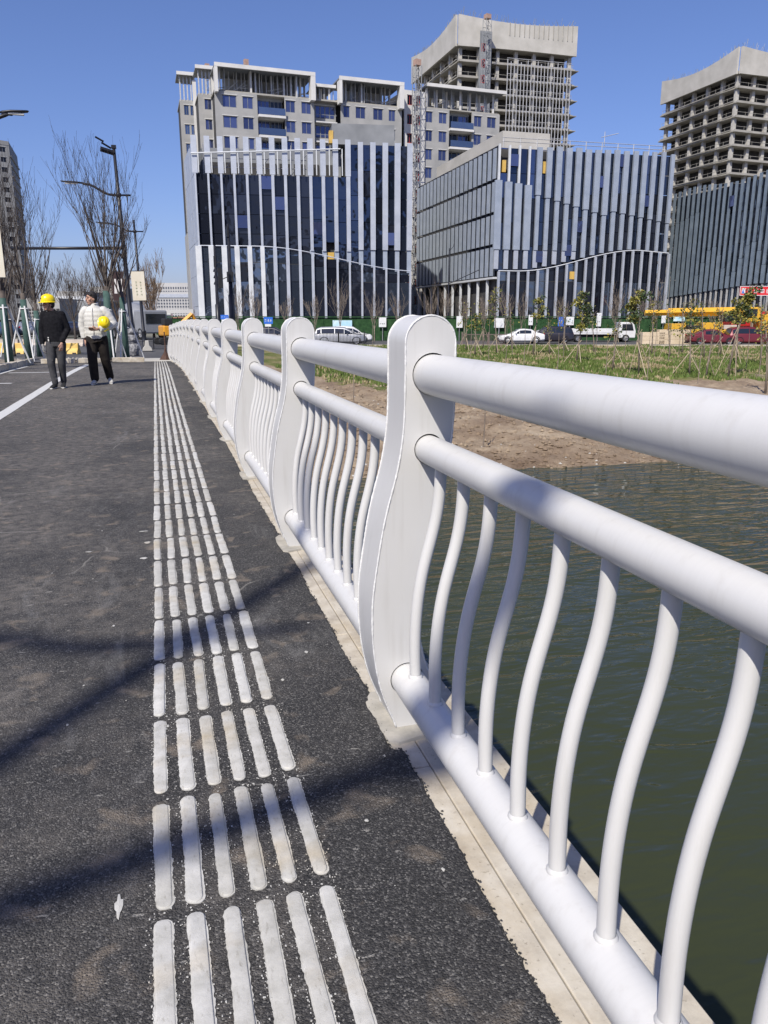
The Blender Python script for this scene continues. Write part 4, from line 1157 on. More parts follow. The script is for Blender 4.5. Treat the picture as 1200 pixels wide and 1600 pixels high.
    if wrap:
        mb = MB(); rg = random.Random(8); pts = []; 
        for k in range(12): pts.append((rg.uniform(-.02, .02), rg.uniform(-.02, .02), .02 + k * .09))
        mb.tube(pts, [(.20 + rg.uniform(-.03, .05), .18 + rg.uniform(-.03, .05)) for _ in pts], 12); mb.build('plastic_wrap', noisy('grey_plastic_wrap', (.10, .10, .11), (.34, .34, .35), 9, .4, 14, .9, .05), t)
    return t
street_lamp('tall dark lamp post with a long crossbar and cameras on top, beside the bare trees', -.86, 33.1, 7.75, 6.05, 1.5, -1, bar=4.1, barz=4.12, bardir=(-1, .1), banner=(.16, .66, 2.15, 3.25), dark=(-.58, -.12, 2.15, 3.25), cams=True, lean=-.022, wrap=True)
street_lamp('slim lamp post farther off with a bare curved arm', -.62, 47.5, 7.0, 6.4, 1.5, -1, banner=None, lean=-.015)
street_lamp('lamp post whose head reaches in at the top left corner, cream banner below', -4.02, 21.4, 7.6, 5.55, 1.12, 1, banner=(.13, .60, 2.25, 3.62))
street_lamp('near lamp post behind the viewer, its arm and bar shadow the footway', -5.664, -4.56, 11.6, 10.0, 1.5, -1, bar=2.30, barz=7.91, bardir=(1, .2876), housing=True)
# ---------------------------------------------------------------- bare trees
M_BARK = noisy('grey_bark', (.055, .045, .04), (.12, .10, .085), 6, .9, 30, .4, .01)
M_TWIG = noisy('pale_twig', (.16, .13, .105), (.26, .215, .17), 6, .9)
M_WRAP = noisy('green_trunk_wrap', (.035, .075, .065), (.06, .11, .095), 7, .85, 60, .5, .006)
M_STAKE = noisy('white_stake', (.60, .61, .60), (.72, .72, .70), 5, .6)
M_POLE = noisy('wooden_stake', (.33, .26, .18), (.47, .39, .29), 4, .85)
def bare_crown(mb, h0, h1, spread, n0, rg, r0=.06, twig=.006, lev=3):
    def grow(p, d, ln, r, lv):
        n = 4; pts = [p]; rad = [r]; q = p.copy(); dd = d.copy()
        for k in range(n):
            dd = (dd + Vector((rg.uniform(-.12, .12), rg.uniform(-.12, .12), .09))).normalized(); q = q + dd * (ln / n); pts.append(q.copy()); rad.append(max(twig * .7, r * (1 - .72 * (k + 1) / n)))
        mb.tube(pts, rad, 6 if r > .03 else (4 if r > .012 else 3), cap=False)
        if lv <= 0: return
        m = rg.randint(3, 5) if lv > 1 else rg.randint(2, 4)
        for j in range(m):
            f_ = rg.uniform(.25, .95); i = min(n - 1, int(f_ * n)); s = pts[i].lerp(pts[i + 1], f_ * n - i)
            a = rg.uniform(0, 6.283); side = Vector((math.cos(a), math.sin(a), 0)); nd = (dd * 1.0 + side * rg.uniform(.3, .65) + Vector((0, 0, .25))).normalized()
            grow(s, nd, ln * rg.uniform(.42, .68), max(twig, rad[i] * rg.uniform(.45, .65)), lv - 1)
    H_ = h1 - h0
    for k in range(n0):
        a = 6.283 * (k + rg.uniform(-.25, .25)) / n0; t_ = rg.uniform(.25, 1.0) * spread / H_ * 1.2
        s = Vector((0, 0, h0 + rg.uniform(-.35, .3)))
        grow(s, Vector((math.cos(a) * t_, math.sin(a) * t_, 1)).normalized(), H_ * rg.uniform(.6, .9), r0 * rg.uniform(.5, .85), lev)
    grow(Vector((0, 0, h0)), Vector((.04, .02, 1)).normalized(), H_ * .85, r0 * .8, lev)
def bare_tree(label, x, y, z, h, fork, spread, seed, r=.09, wrap=0.0, stakes=True, n0=6, lev=3, mat=None, group='bare street trees', stake_mat=None, twig=.0045, lean=(0, 0)):
    rg = random.Random(seed)
    t = thing('bare_tree', label, 'tree', (x, y, z), rg.uniform(0, 6.28), group)
    m = mat or M_BARK
    MB().tube([(0, 0, -.1), (.01, .01, .15), (.0, .02, fork * .5), (.0, .0, fork + .1)], [r * 1.35, r * 1.05, r * .95, r * .8], 10).build('trunk', m, t, True)
    mb = MB(); bare_crown(mb, fork, h, spread, n0, rg, r * (.52 if lev > 2 else .62), twig, lev); mb.build('crown', m, t)
    if wrap: MB().tube([(0, 0, .0), (.0, .015, fork * .5), (.0, .0, wrap)], [r * 1.5, r * 1.25, r * 1.1], 10).build('trunk_wrap', M_WRAP, t, True)
    if stakes:
        for k in range(3):
            a = 2.094 * k + .4; sh = min(1.7, fork * .85)
            MB().tube([(math.cos(a) * .62, math.sin(a) * .62, -.03), (math.cos(a) * .09, math.sin(a) * .09, sh)], .026, 6).build('stake', stake_mat or M_STAKE, t)
        MB().tube([(math.cos(6.283 * k / 8) * .12, math.sin(6.283 * k / 8) * .12, min(1.7, fork * .85) - .08) for k in range(9)], .022, 5).build('tie', stake_mat or M_STAKE, t)
    return t
zb = lambda y: zdeck(min(y, 29)) + .08
bare_tree('largest bare tree, a broad vase of upright twigs beside the tall lamp post', -1.50, 28.6, zb(28), 6.1, 2.3, 2.3, 41, .10, 2.25, True, 9, 3)
bare_tree('bare tree standing close against the tall lamp post, trunk wrapped in green', -1.05, 29.6, zb(29), 4.6, 2.2, 1.2, 42, .08, 2.1, True, 6, 3)
bare_tree('bare tree nearest the left edge with white tripod stakes', -4.08, 24.6, zb(24), 4.7, 1.9, 1.6, 43, .085, 1.8, True, 7, 3)
bare_tree('bare tree behind the man in the yellow helmet, white tripod stakes', -4.0, 27.8, zb(27), 5.0, 2.0, 1.7, 44, .085, 1.9, True, 7, 3)
bare_tree('bare tree between the two men, farther back', -5.0, 38, ZL, 5.25, 2.2, 1.7, 45, .10, 2.0, True, 6, 2)
bare_tree('bare tree above the yellow helmet, far back', -6.2, 38.5, ZL, 5.41, 2.2, 1.8, 46, .10, 0, True, 6, 2)
bare_tree('bare tree at the left edge, far back beside the pale tower', -8.9, 41, ZL, 6.07, 2.4, 2.0, 47, .11, 0, True, 6, 2)
bare_tree('bare tree behind the left banner', -6.9, 33, ZL, 4.76, 2.2, 1.9, 48, .10, 2.0, True, 6, 2)
for i_, (px_, py_, lab_) in enumerate(((68, 528, 'bare tree far back left of the yellow helmet'), (118, 527, 'bare tree far back in the gap between the men'), (150, 526, 'bare tree far back behind the man in white'), (28, 529, 'bare tree far back behind the pinkish blocks'))):
    p = at(px_, py_, 62 + 5 * i_); bare_tree(lab_, p.x, p.y, ZL, 5.0 + .3 * i_, 1.5, 2.0, 60 + i_, .10, 0, False, 8, 3, None, twig=.012)
M_BRN = noisy('brown_twig', (.13, .09, .06), (.22, .16, .11), 6, .9)
bare_tree('dense brown bare poplar right of the slim lamp post', -.1, 70, ZL, 5.1, 1.2, 1.5, 49, .11, 0, False, 12, 3, M_BRN, twig=.014)
bare_tree('dense brown bare tree behind the tall lamp post', -3.2, 78, ZL, 5.4, 1.4, 1.9, 50, .11, 0, False, 11, 3, M_BRN, twig=.014)
# ---------------------------------------------------------------- barriers and site clutter
def barrier(label, x, y, z, ln, h, mat, rz=0.0):
    t = thing('road_barrier', label, 'barrier', (x, y, z), rz, 'barriers at the road works')
    o = bevel(MB().prism([(-.26, 0), (.26, 0), (.22, h * .28), (.11, h * .52), (.09, h), (-.09, h), (-.11, h * .52), (-.22, h * .28)], -ln / 2, ln / 2).build('body', mat, t), .02)
    mb = MB()
    for k in (-.3, .3): mb.box(-.27, .27, ln * k - .09, ln * k + .09, -.001, .07)
    mb.build('forklift_slot', M_SHADE, t); return t
M_YB = noisy('yellow_plastic', (.60, .40, .10), (.70, .50, .16), 3, .5)
def gpt(px, py, z): 
    xc = px - 600; yc = 800 - py; F = FPX * CP + yc * SP; U = yc * CP - FPX * SP; D = (z - EYE) / (U / F); return at(px, py, D)
for px, py, lab, ln in ((20, 553, 'yellow plastic barrier at the left edge behind the staked trees', 1.3), (-22, 553, 'yellow plastic barrier cut off by the left edge', 1.1), (112, 553, 'yellow plastic barrier between the two men', .75)):
    p = gpt(px, py, ZL); barrier(lab, p.x, p.y, ZL, ln, .52, M_YB, math.pi / 2 - YAW)
M_PINKC = noisy('pinkish_concrete', (.42, .36, .30), (.54, .47, .40), 2, .9)
for k in range(5):
    p = gpt(-20 + k * 34, 541, ZL); barrier(('first', 'second', 'third', 'fourth', 'fifth')[k] + ' from the left of the pinkish concrete blocks in a row behind the trees', p.x, p.y, ZL, 1.25, .42, M_PINKC, math.pi / 2 - YAW)
p = gpt(230.5, 547.5, -.34); barrier('pale concrete barrier end standing by the tall lamp post', p.x, p.y, -.36, .5, .52, M_RAWP, 0)
# rusty stand at the railing end
t = thing('rusty_stand', 'rusty steel post on a flared foot at the end of the railing', 'stand', (.30, 28.3, zdeck(28) + .03))
M_RUST = noisy('rust', (.055, .03, .022), (.11, .06, .045), 12, .85)
MB().tube([(0, 0, .2), (0, 0, .95)], .022, 8).build('upright', M_RUST, t); MB().lathe([(.22, 0), (.20, .03), (.05, .25), (.03, .38), (0, .38)], 4).build('foot', M_RUST, t)
# black site fence across the road end
t = thing('site_fence', 'low black mesh fence across the far road end', 'fence', tuple(gpt(214, 546, -.38)), -.02)
mb = MB()
for k in range(40): mb.beam((k * .045, 0, .02), (k * .045, 0, .46), .009)
for z in (.03, .45, .62): mb.beam((0, 0, z), (1.8, 0, z), .018)
for k in range(3): mb.beam((k * .9, 0, 0), (k * .9, 0, .75), .035)
mb.build('bars', M_BLK, t)
# ---------------------------------------------------------------- vehicles
M_TYRE = noisy('tyre', (.012, .012, .012), (.025, .025, .025), 9, .85); M_RIM = nmat('rim', None, .35, (.35, .35, .36), .7)
M_CGLASS = nmat('car_glass', None, .05, (.012, .016, .022), 0, .8); M_LIGHTR = nmat('tail_light', None, .2, (.35, .02, .02)); M_LIGHTW = nmat('head_light', None, .15, (.6, .6, .6)); M_TRIM = nmat('black_trim', None, .6, (.02, .02, .02))
def carpaint(name, c, metal=.2):
    def f_(t, b):
        L(t, ramp(t, tnoise(t, coords(t), 2.5, 5, .6), [(.35, tuple(v * .86 for v in c)), (.7, c)]), b.inputs['Base Color']); b.inputs['Coat Weight'].default_value = .6; b.inputs['Coat Roughness'].default_value = .1
    return nmat(name, f_, .4, metal=metal)
def wheel(t, x, y, r=.34, w_=.22):
    o = obj('wheel', None, t, (x, y, r)) if False else None
    mb = MB(); prof = [(r * .62, -w_ / 2), (r * .95, -w_ / 2), (r, -w_ * .35), (r, w_ * .35), (r * .95, w_ / 2), (r * .62, w_ / 2)]
    vs = []; 
    m2 = MB().lathe(prof, 20); vs = [(a, c, b) for a, b, c in m2.v]; tyre = MB().add(vs, [tuple(reversed(q)) for q in m2.f])
    wo = tyre.build('wheel', M_TYRE, t, True, (x, y, r))
    sgn = -1 if y < 0 else 1
    rm = MB()
    m3 = MB().lathe([(r * .62, w_ * .40), (r * .56, w_ * .38), (r * .5, w_ * .28), (.0, w_ * .30)], 20); rm.add([(a, c * sgn, b) for a, b, c in m3.v], m3.f)
    for k in range(5):
        a = 1.2566 * k; rm.beam((.04 * math.cos(a), sgn * w_ * .36, .04 * math.sin(a)), (r * .58 * math.cos(a), sgn * w_ * .38, r * .58 * math.sin(a)), .05, .03)
    rm.build('rim', M_RIM, wo)
    return wo
def car(name, label, P, rz, paint, kind='suv', cat='car', ln=4.6, group='cars on the road behind the bank'):
    """x forward, y left; body lofted through stations along x"""
    t = thing(name, label, cat, tuple(P), rz, group)
    if kind == 'suv':
        st = [(-.50, .42, .78, .78, .70), (-.485, .34, .92, .98, .84), (-.44, .26, .98, 1.52, .90), (-.36, .22, 1.0, 1.66, .92), (-.1, .2, 1.0, 1.70, .93), (.08, .2, 1.0, 1.64, .93), (.20, .2, .99, 1.30, .93), (.265, .2, .98, 1.06, .92), (.36, .22, .95, .98, .91), (.46, .28, .84, .88, .84), (.49, .36, .72, .74, .74), (.50, .44, .62, .62, .66)]
    else:
        st = [(-.50, .42, .72, .72, .70), (-.485, .32, .90, .93, .82), (-.40, .26, .96, 1.02, .89), (-.32, .22, .96, 1.12, .90), (-.20, .2, .95, 1.40, .91), (-.06, .2, .94, 1.46, .91), (.06, .2, .93, 1.42, .91), (.18, .2, .92, 1.12, .91), (.24, .2, .90, .96, .90), (.36, .22, .84, .88, .89), (.46, .28, .72, .76, .82), (.49, .36, .62, .64, .72), (.50, .44, .56, .56, .64)]
    vs = []; m = 12
    for fx, zb_, zt, zr, hw in st:
        x = fx * ln; rf = hw * .74 if zr > zt + .15 else hw * .9
        ring = [(-hw * .86, zb_), (-hw, zb_ + .14), (-hw, zt - .08), (-hw * .965, zt), (-(hw * .95 + (rf - hw * .95) * .85), zt + (zr - zt) * .85), (-rf * .84, zr), (rf * .84, zr), ((hw * .95 + (rf - hw * .95) * .85), zt + (zr - zt) * .85), (hw * .965, zt), (hw, zt - .08), (hw, zb_ + .14), (hw * .86, zb_)]
        vs += [(x, y_, z_) for y_, z_ in ring]
    fs = []
    for i in range(len(st) - 1):
        for k in range(m): k2 = (k + 1) % m; fs.append((i * m + k, i * m + k2, (i + 1) * m + k2, (i + 1) * m + k))
    fs += [tuple(range(m - 1, -1, -1)), tuple((len(st) - 1) * m + k for k in range(m))]
    o = MB().add(vs, fs).build('body', paint, t)
    bm = bmesh.new(); bm.from_mesh(o.data); bmesh.ops.recalc_face_normals(bm, faces=bm.faces); bm.to_mesh(o.data); bm.free(); sharp(o, 28)
    # glazing a little proud of the shell
    S = {s[0]: i for i, s in enumerate(st)}
    def shell(i, k, out=.012):
        x, y_, z_ = vs[i * m + k]; return Vector((x, y_ + (out if y_ > 0 else -out), z_))
    idx = [i for i, s in enumerate(st) if s[3] > s[2] + .3]
    for sd, (ka, kb) in ((-1, (3, 4)), (1, (8, 7))):
        gl = MB(); a0, a1 = idx[0], idx[-1]
        for n_, (i0, i1) in enumerate(zip(idx[:-1], idx[1:])):
            lo0, hi0, lo1, hi1 = shell(i0, ka), shell(i0, kb), shell(i1, ka), shell(i1, kb)
            q = [lo0.lerp(hi0, .1), lo1.lerp(hi1, .1), lo1.lerp(hi1, .9), lo0.lerp(hi0, .9)]
            c = sum(q, Vector()) / 4; gl.add([v + (c - v) * .06 for v in q], [(0, 1, 2, 3)])
        i0 = idx[-1]; i1 = i0 + 1
        q = [shell(i0, ka).lerp(shell(i0, kb), .1), shell(i1, ka).lerp(shell(i1, kb), .1), shell(i0, ka).lerp(shell(i0, kb), .85)]
        gl.add([v + (sum(q, Vector()) / 3 - v) * .08 for v in q], [(0, 1, 2)])
        gl.build('side_window', M_CGLASS, t)
    i0 = idx[-1]; q = [Vector(vs[i0 * m + 5]), Vector(vs[i0 * m + 6]), Vector(vs[(i0 + 2) * m + 8]) , Vector(vs[(i0 + 2) * m + 3])]
    up = Vector((.02, 0, .02)); q = [v.lerp(sum(q, Vector()) / 4, .06) + up for v in q]; MB().add(q, [(0, 1, 2, 3)]).build('windscreen', M_CGLASS, t)
    i0 = idx[0]; q = [Vector(vs[i0 * m + 5]), Vector(vs[i0 * m + 6]), Vector(vs[(i0 - 1) * m + 8]), Vector(vs[(i0 - 1) * m + 3])]
    up = Vector((-.02, 0, .02)); q = [v.lerp(sum(q, Vector()) / 4, .1) + up for v in q]; MB().add(q, [(3, 2, 1, 0)]).build('rear_window', M_CGLASS, t)
    hw = .9
    for x in (-.30, .31):
        for s in (-1, 1):
            wheel(t, x * ln, s * (hw - .10), .35 if kind == 'suv' else .32)
            a_ = MB(); 
            for k in range(9):
                q0 = math.pi * k / 9; q1 = math.pi * (k + 1) / 9; rr = .40 if kind == 'suv' else .37
                a_.beam((x * ln + rr * math.cos(q0), s * (hw + .025), .35 + rr * math.sin(q0)), (x * ln + rr * math.cos(q1), s * (hw + .025), .35 + rr * math.sin(q1)), .07, .05)
            a_.build('wheel_arch', M_TRIM, t)
    for s in (-1, 1):
        MB().ball((.465 * ln, s * .66, .72), (.10, .14, .07), 8, 5).build('headlight', M_LIGHTW, t); MB().ball((-.478 * ln, s * .70, .90), (.06, .12, .12), 8, 5).build('tail_light', M_LIGHTR, t)
        MB().ball((.14 * ln, s * 1.0, 1.02), (.07, .09, .06), 8, 5).build('mirror', paint, t)
    MB().box(-.49 * ln, .48 * ln, -.8, .8, .16, .30).build('underbody', M_TRIM, t)
    MB().box(.485 * ln, .505 * ln, -.4, .4, .36, .52).build('grille', M_TRIM, t)
    return t
P_WHITE = carpaint('white_car_paint', (.72, .72, .71), 0); P_BLACK = carpaint('black_car_paint', (.025, .022, .028), .3); P_SILV = carpaint('silver_car_paint', (.42, .43, .45), .5)
P_RED = carpaint('dark_red_car_paint', (.16, .015, .02), .2); P_BLUE = carpaint('blue_car_paint', (.05, .09, .16), .3)
RZ = -YAW       # along the road behind the bank, heading right
def road_pt(px, D): 
    p = at(px, 520, D); return Vector((p.x, p.y, GZ + .02))
car('car', 'silver white crossover nearest the black fence, heading right', road_pt(532, 75), RZ, P_SILV, 'suv', ln=5.0)
car('car', 'white estate car half hidden behind the silver crossover', road_pt(546, 80.5), RZ, P_WHITE, 'suv', ln=4.7)
car('car', 'black van roof showing above the railing left of the silver crossover', road_pt(424, 74), RZ, P_BLACK, 'suv', ln=4.8)
car('car', 'white saloon beneath the white notice on the green hoarding', road_pt(814, 79), RZ + math.pi, P_WHITE, 'sedan', ln=4.6)
car('car', 'black off-roader standing right behind the white saloon', road_pt(858, 80), RZ + math.pi, P_BLACK, 'suv', ln=4.8)
car('car', 'dark red car left under the yellow crane boom', road_pt(1112, 74), RZ, P_RED, 'sedan', ln=4.5)
car('car', 'dark red car under the right end of the crane truck', road_pt(1172, 74.5), RZ, P_RED, 'suv', ln=4.5)
for px, py, lab, pt_ in ((14, 527, 'dark car far back at the left edge', P_BLUE), (44, 526, 'silver car far back between the staked trees', P_SILV), (112, 527, 'dark car far back between the two men', P_BLACK), (196, 526, 'silver car far back behind the tall lamp post', P_SILV)):
    p = gpt(px, py, ZL - .05); car('car', lab, (p.x, p.y, ZL - .03), math.pi / 2 + .15, pt_, 'sedan', ln=4.5, group='cars far back on the left')
# flatbed truck
t = thing('flatbed_truck', 'white flatbed truck with a low cab parked along the green hoarding', 'truck', tuple(road_pt(938, 85)), RZ, None)
mb = MB().box(-3.9, 1.6, -.95, .95, .82, .98); mb.build('bed', P_WHITE, t)
for k, (a, c) in enumerate(((-3.9, -2.1), (-2.05, -.25), (-.2, 1.55))):
    for s in (-1, 1): MB().box(a, c, s * .95 - .03, s * .95 + .03, .985, 1.42).build('side_board', P_WHITE, t)
bevel(MB().prism([(1.75, .45), (3.5, .45), (3.55, 1.1), (3.3, 1.95), (3.05, 2.08), (1.8, 2.08)], -.9, .9).build('cab', P_WHITE, t), .06)
for s in (-1, 1): MB().add([(2.05, s * .912, 1.2), (3.3, s * .912, 1.2), (3.12, s * .912, 1.88), (2.05, s * .912, 1.88)], [(0, 1, 2, 3)]).build('side_window', M_CGLASS, t)
MB().add([(3.56, -.75, 1.15), (3.56, .75, 1.15), (3.35, .7, 1.92), (3.35, -.7, 1.92)], [(0, 1, 2, 3)]).build('windscreen', M_CGLASS, t)
for x in (-2.6, 2.5):
    for s in (-1, 1): wheel(t, x, s * .82, .40, .24)
MB().box(-3.8, 3.2, -.4, .4, .5, .8).build('chassis', M_TRIM, t)
# mobile crane
t = thing('mobile_crane', 'yellow mobile crane truck with its boom laid flat behind the saplings', 'crane', tuple(road_pt(1118, 83)), RZ, None)
P_CR = carpaint('crane_yellow', (.72, .40, .03), 0)
MB().beam((-5.2, 0, 3.05), (3.2, 0, 3.2), .62, .62).build('boom', P_CR, t); MB().beam((-7.6, 0, 3.0), (-5.2, 0, 3.05), .42, .42).build('boom_tip', P_CR, t)
bevel(MB().box(-5.2, 4.2, -1.2, 1.2, .95, 1.35).build('carrier', P_CR, t), .05)
for a_, c_, h_, m_ in ((-5.1, -3.6, 1.95, P_CR), (-3.4, -2.0, 1.75, M_TRIM), (-1.9, .2, 2.05, P_CR), (.35, 2.0, 1.8, M_PINKC)): bevel(MB().box(a_, c_, -1.15, 1.1, 1.36, h_).build('locker', m_, t), .05)
for a_ in (-4.9, 3.9): MB().box(a_ - .15, a_ + .15, -1.45, 1.45, .45, .94).build('outrigger', M_TRIM, t)
bevel(MB().box(2.2, 4.0, -1.2, .2, 2.12, 3.6).build('operator_cab', P_CR, t), .1); MB().box(2.35, 3.6, -1.23, -1.2, 2.7, 3.4).build('cab_window', M_CGLASS, t)
bevel(MB().box(4.4, 6.3, -1.2, 1.2, .7, 2.9).build('driver_cab', P_CR, t), .12); MB().box(4.8, 5.9, -1.23, -1.2, 1.8, 2.6).build('cab_window', M_CGLASS, t)
bevel(MB().box(.4, 2.0, -1.1, 1.1, 2.12, 2.9).build('winch_house', M_TRIM, t), .1)
for x in (-4, -2.6, 1.8, 3.4, 5.4):
    for s in (-1, 1): wheel(t, x, s * 1.05, .5, .32)
# red truck behind it
t = thing('red_truck', 'red lorry with a pale load parked at the right edge behind the crane', 'truck', tuple(road_pt(1188, 86)), RZ, None)
P_R2 = carpaint('red_truck_paint', (.50, .03, .03), 0)
bevel(MB().box(-3.9, -1.7, -1.2, 1.2, .8, 3.2).build('cab', P_R2, t), .12); MB().box(-3.5, -2.3, -1.24, -1.2, 1.9, 2.9).build('side_window', M_CGLASS, t)
bevel(MB().box(-1.5, 6, -1.2, 1.2, 1.0, 2.7).build('load', M_PINKC, t), .05); MB().box(-1.5, 6, -1.1, 1.1, .7, .98).build('chassis', M_TRIM, t)
MB().box(-1.5, 6, -1.25, 1.25, 2.72, 3.2).build('tarpaulin', P_R2, t)
for x in (-3, 2.6, 4.2):
    for s in (-1, 1): wheel(t, x, s * 1.05, .5, .32)
# stacked sand coloured blocks
M_SAND = noisy('sand_coloured_block', (.52, .42, .28), (.64, .53, .38), 1.5, .9, 8, .3, .02)
for k, (px, ln, h, lab) in enumerate(((1020, 2.2, 1.15, 'shorter sand coloured block wall right of the flatbed truck'), (1052, 3.0, 1.4, 'longer sand coloured block wall left of the crane'))):
    t = thing('block_wall', lab, 'block wall', tuple(road_pt(px, 77)), RZ)
    for r_ in range(3):
        for c_ in range(3):
            bevel(MB().box(-ln / 2 + c_ * ln / 3 + .01, -ln / 2 + (c_ + 1) * ln / 3 - .01, -.4, .4, r_ * h / 3 + .005, (r_ + 1) * h / 3 - .005).build('block', M_SAND, t), .02)
# mixer truck, excavator and site gate at the road end
p = gpt(216, 538, ZL)
t = thing('mixer_truck', 'grey concrete mixer truck waiting beyond the tall lamp post', 'truck', (p.x - .3, p.y + 16, ZL), -math.pi / 2 + .5)
M_TG = carpaint('grey_truck_paint', (.26, .27, .29), 0)
bevel(MB().box(1.6, 3.3, -1.1, 1.1, .5, 2.4).build('cab', M_TG, t), .12); MB().box(3.29, 3.33, -.9, .9, 1.3, 2.1).build('windscreen', M_CGLASS, t)
m2 = MB().lathe([(0, -2.4), (.3, -2.4), (.7, -2.0), (1.1, -.8), (1.15, .2), (.8, 1.3), (.4, 1.6), (0, 1.6)], 18)
MB().add([(c + 0, b, a + 1.9 + c * -.12) for a, b, c in m2.v], m2.f).build('drum', M_TG, t, True)
MB().box(-3, 3, -.9, .9, .5, .9).build('chassis', M_TRIM, t)
for x in (-2.3, -1, 2.5):
    for s in (-1, 1): wheel(t, x, s * .95, .48, .3)
p = gpt(262, 541, ZL)
t = thing('excavator', 'orange excavator half hidden by the end of the railing', 'excavator', (p.x + .2, p.y + 4, ZL), .3)
M_OR = carpaint('excavator_orange', (.72, .33, .02), 0)
bevel(MB().box(-.55, .9, -.6, .6, .55, 1.25).build('house', M_OR, t), .1); bevel(MB().box(-.5, .1, -.62, .0, 1.26, 1.7).build('cab', M_TRIM, t), .05)
for s in (-1, 1): bevel(MB().prism([(-.9, .1), (-.7, .0), (.9, .0), (1.1, .1), (1.1, .35), (.9, .45), (-.7, .45), (-.9, .35)], s * .6 - .18, s * .6 + .18).build('track', M_TYRE, t), .04)
mb = MB(); mb.beam((.6, .1, 1.1), (1.7, .1, 2.0), .2); mb.beam((1.7, .1, 2.0), (2.3, .1, .9), .16); mb.build('arm', M_OR, t); MB().ball((2.35, .1, .6), (.25, .3, .25), 8, 5).build('bucket', M_TRIM, t)
t = thing('site_gate', 'pale steel gate frame with a faded red roof and green sheet before the far slabs', 'gate', tuple(site(*(lambda v: (v.x * RX[0] + v.y * RX[1], 120))(at(250, 500, 120)), GZ)), RZ)
MB().box(-.4, .1, -.2, .2, 0, 3.3).build('gate_post', M_ALUW, t); MB().box(4.5, 4.9, -.2, .2, 0, 3.3).build('gate_post', M_ALUW, t); MB().box(-.6, 5.2, -.3, .3, 3.3, 3.9).build('gate_beam', M_HAZE, t)
MB().prism([(.5, 2.2), (5.4, 2.2), (5.4, 2.5), (2.4, 2.9), (.5, 2.5)], 1.5, 5).build('roof', noisy('faded_red_roof', (.52, .22, .19), (.62, .32, .28), 2, .8), t)
MB().box(.4, 2.0, .5, .7, .5, 2.1).build('green_sheet', noisy('green_sheet', (.03, .16, .11), (.05, .22, .15), 2, .7), t); MB().box(.3, 1.4, 1.0, 2.2, 2.2, 3.4).build('white_drum', M_ALUW, t)
# ================================================================== ROAD BEHIND THE BANK
def site_poly(name, mat, pts, z, kind=True):
    o = MB().add([tuple(site(u, d, z)) for u, d in pts], [tuple(range(len(pts)))]).build(name, mat)
    if o.data.polygons[0].normal.z < 0: o.data.flip_normals()
    return structure(o)
site_poly('bank_road', M_ROAD, [(-26, 71.5), (70, 71.5), (70, 89), (-26, 89)], GZ + .02)
site_poly('hall_forecourt', M_GROUND, [(-34, 89.5), (75, 89.5), (75, 135), (-34, 135)], GZ + .014)
kb = structure(obj('road_kerb', None))
for k in range(32):
    u = -25 + k * 3; p = site(u, 71.3, GZ + .02); o = piece('kerb_stone', M_STONE, kb, (p.x, p.y, p.z + .02), (2.97, .25, .22), RZ)
# green hoarding with notices
M_TURF = noisy('artificial_turf', (.012, .045, .014), (.03, .085, .028), 3, .95, 40, .8, .03)
hd = thing('green_hoarding', 'long dark green turf covered hoarding in front of the glass halls', 'hoarding', tuple(site(-26, 90, GZ)), RZ)
for k in range(30):
    piece('turf_panel', M_TURF, hd, (1.25 + k * 2.5, rb.uniform(-.02, .02), 1.3), (2.47, .10, 2.5 + rb.uniform(-.03, .03)))
for k in range(31): piece('hoarding_post', M_STEELG, hd, (k * 2.5, .12, 1.3), (.08, .08, 2.6))
piece('coping', M_TURF, hd, (37.5, -.06, 2.66), (75, .28, .12))
M_NW = noisy('notice_white', (.62, .63, .64), (.72, .73, .73), 3, .6); M_NB = noisy('notice_blue', (.02, .12, .55), (.03, .16, .62), 3, .6); M_NS = noisy('notice_sky', (.35, .60, .72), (.62, .76, .80), 1.2, .6)
M_INKK = nmat('dark_ink', None, .7, (.06, .06, .07))
def notice(label, px0, px1, py0, py1, mat, ink=None, rows=2, D=89.6, legs=False):
    a = at(px0, py1, D); b = at(px1, py0, D); w_ = math.hypot(b.x - a.x, b.y - a.y); h = b.z - a.z
    t = thing('notice_board', label, 'notice', (a.x, a.y, GZ), RZ, 'notices along the green hoarding'); z0 = a.z - GZ
    MB().box(0, w_, -.03, .03, z0, z0 + h).build('board', mat, t)
    MB().box(w_ * .45, w_ * .55, .03, .1, 0.02, z0 + h * .5).build('back_post', M_STEELG, t)
    if ink:
        rg = random.Random(int(px0)); mb = MB(); n = max(1, int(w_ / .22))
        for r_ in range(rows):
            for k in range(n): strokes(mb, w_ * .12 + k * w_ * .76 / n, w_ * .12 + (k + .75) * w_ * .76 / n, -.035, z0 + h * (.25 + .5 * r_ / max(1, rows)), z0 + h * (.25 + .5 * r_ / max(1, rows) + .16), rg, 5)
        mb.build('lettering', ink, t)
    return t
notice('white notice with a small dark emblem near the nearest post', 592, 603.5, 496, 511, M_NW, M_INKK, 1)
notice('wide sky blue picture banner above the silver crossover', 520, 550, 500.5, 514, M_NS, M_NW, 1)
notice('white notice just right of the nearest post', 713, 723, 494, 512, M_NW, M_INKK, 1)
notice('wide blank white notice left of the white saloon', 772, 788, 497, 512, M_NW)
notice('tall white notice above the black off-roader', 825.5, 833, 492, 508, M_NW, M_INKK, 1)
notice('bright blue notice with white lettering', 871.5, 881, 495, 510, M_NB, M_NW, 2)
notice('pale notice with a blue picture beside the bright blue one', 884, 897, 495, 508, M_NW, M_NS, 2)
notice('white notice above the flatbed truck bed', 931.5, 940, 489, 510, M_NW, M_INKK, 1)
notice('white notice beside the sapling left of the crane', 1033, 1041, 489, 505, M_NW)
